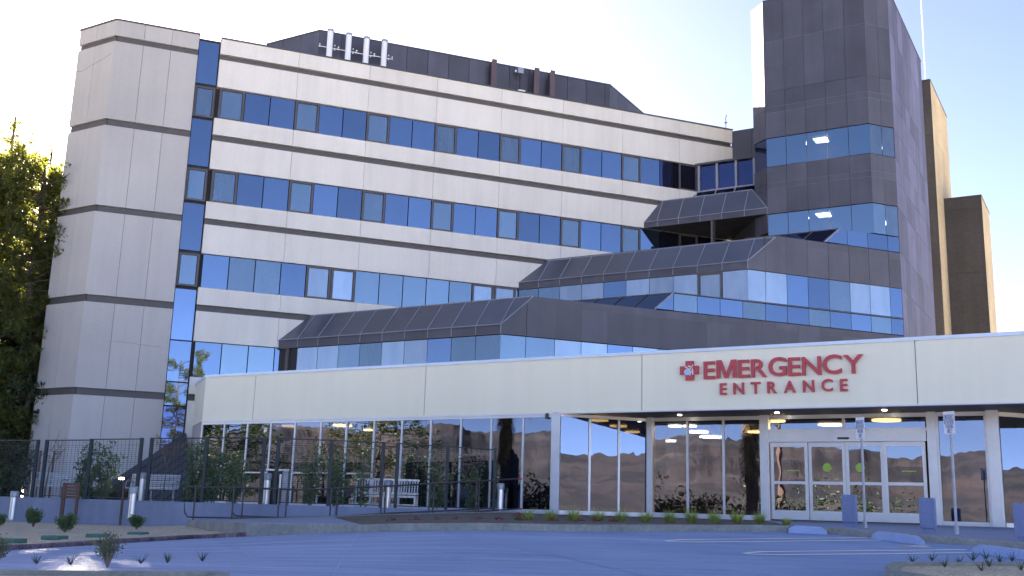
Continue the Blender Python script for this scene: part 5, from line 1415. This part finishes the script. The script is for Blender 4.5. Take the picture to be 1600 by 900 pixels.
def palm(x, y, H, rad, label):
    b = Vector((x, y, -2.2)); t = thing('palm_tree', label, 'tree', b, 'palms across the street'); m = MB()
    m.tube([b, b+Vector((.1, 0, H*.5)), b+Vector((.2, .1, H))], [rad*1.2, rad, rad*.95], 10); m.build('trunk', M['bark'], t)
    tp = b+Vector((.2, .1, H)); lf = Leaf()
    for k in range(1400):
        a = rnd.uniform(0, 2*pi); q = tp+Vector((cos(a), sin(a), 0))*rad*1.0+Vector((0, 0, -rnd.uniform(0, H*.42))); lf.blade(q, Vector((cos(a)*rnd.uniform(.2, 1), sin(a)*rnd.uniform(.2, 1), -1)), rnd.uniform(.3, .9), .022, .4, 2)
    lf.build('skirt', M['palm_skirt'], t); lf = Leaf()
    for k in range(44):
        a = rnd.uniform(0, 2*pi); el = rnd.uniform(-.3, 1.2); d = Vector((cos(a)*cos(el), sin(a)*cos(el), sin(el)))
        for j in range(16): s = .3+j*.13; lf.blade(tp+d*s, d+rv()*.6, .8, .035, .6, 2)
    lf.build('crown', M['leaf_dark'], t)
def mirror_pos(px, dist, fr=FB, z=1.):
    'a place across the lot that the glass column px mirrors'
    p = fr.P(fr.upx(px, z), 0, 0); d = Vector((p.x, p.y, 0)).normalized(); r = d-fr.N*2*d.dot(fr.N); return p+r*dist
q = mirror_pos(786, 38); palm(q.x, q.y, 9.5, .42, 'tall palm with a dry skirt across the street, left one')
q = mirror_pos(1172, 40, FS); palm(q.x, q.y, 9.0, .42, 'tall palm with a dry skirt across the street, right one')
q = mirror_pos(1219, 60, FS); m = MB(); m.tube([Vector((q.x, q.y, -2.4)), Vector((q.x, q.y, 10))], .16, 8); m.bx(Vector((q.x, q.y, 9)), 2.4, .12, .12, 30); o = m.build('utility_pole', M['wood']); tag(o, 'wooden utility pole across the street, mirrored in the transom over the doors', 'pole')
def scrub(name, pts, mat, h, n, label):
    lf = Leaf()
    for i in range(n):
        a, b = rnd.choice(list(zip(pts, pts[1:]))); p = a.lerp(b, rnd.random())+Vector((rnd.gauss(0, 1.2), rnd.gauss(0, 1.2), 0)); p.z = -2.3+abs(rnd.gauss(0, .5))*h
        for k in range(11): lf.quad(p+rv()*.45, rv(), rv(), .26, .085)
    o = lf.build(name, M[mat]); tag(o, label, 'hedge', kind='stuff')
qa, qb, qc, qd = mirror_pos(640, 45), mirror_pos(860, 48), mirror_pos(1060, 50, FS), mirror_pos(1400, 60, FS)
scrub('hedge', [qa, qb, qc, qd], 'leaf_dark', 3.2, 8000, 'long scrubby hedge across the street behind the camera')
def round_tree(x, y, H, r, label, mat='leaf_dark', narrow=False):
    b = Vector((x, y, -2)); t = thing('street_tree', label, 'tree', b, 'trees across the lot'); m = MB(); lf = Leaf()
    m.tube([b, b+Vector((0, 0, H*.9))], [.22, .05], 8)
    for k in range(60):
        s = rnd.uniform(.3, 1); base_ = b+Vector((0, 0, H*s*.85)); a = rnd.uniform(0, 2*pi); w = r*(1.15-s if narrow else (1-(s-.6)**2*2.2))
        e = base_+Vector((cos(a)*w, sin(a)*w, rnd.uniform(.2, .9))); m.tube([base_, e], [.05, .015], 4, cap=False)
        for c in range(9):
            q_ = base_.lerp(e, rnd.uniform(.4, 1.1))+rv()*.45
            for j in range(16): lf.quad(q_+rv()*.3, rv(), rv(), .22, .07)
    m.build('trunk', M['bark'], t); lf.build('crown', M[mat], t)
def mirA(px, dist, z): return mirror_pos(px, dist, FA, z)
q = mirA(318, 78, 6); round_tree(q.x, q.y, 21.5, 2.4, 'narrow street tree mirrored in the lowest pale wing window', 'leaf_pine', True)
q = mirA(277, 72, 4); round_tree(q.x, q.y, 19.5, 3.4, 'street tree mirrored at the foot of the vertical glass strip', 'leaf_pine')
q = mirror_pos(590, 60); round_tree(q.x, q.y, 12, 6, 'spreading tree across the lot mirrored in the pavilion glass')
q = mirror_pos(350, 50); round_tree(q.x, q.y, 10, 5, 'dark tree across the lot mirrored in the first pavilion panels')

SC.render.engine = 'CYCLES'
print('objects', len(bpy.data.objects))
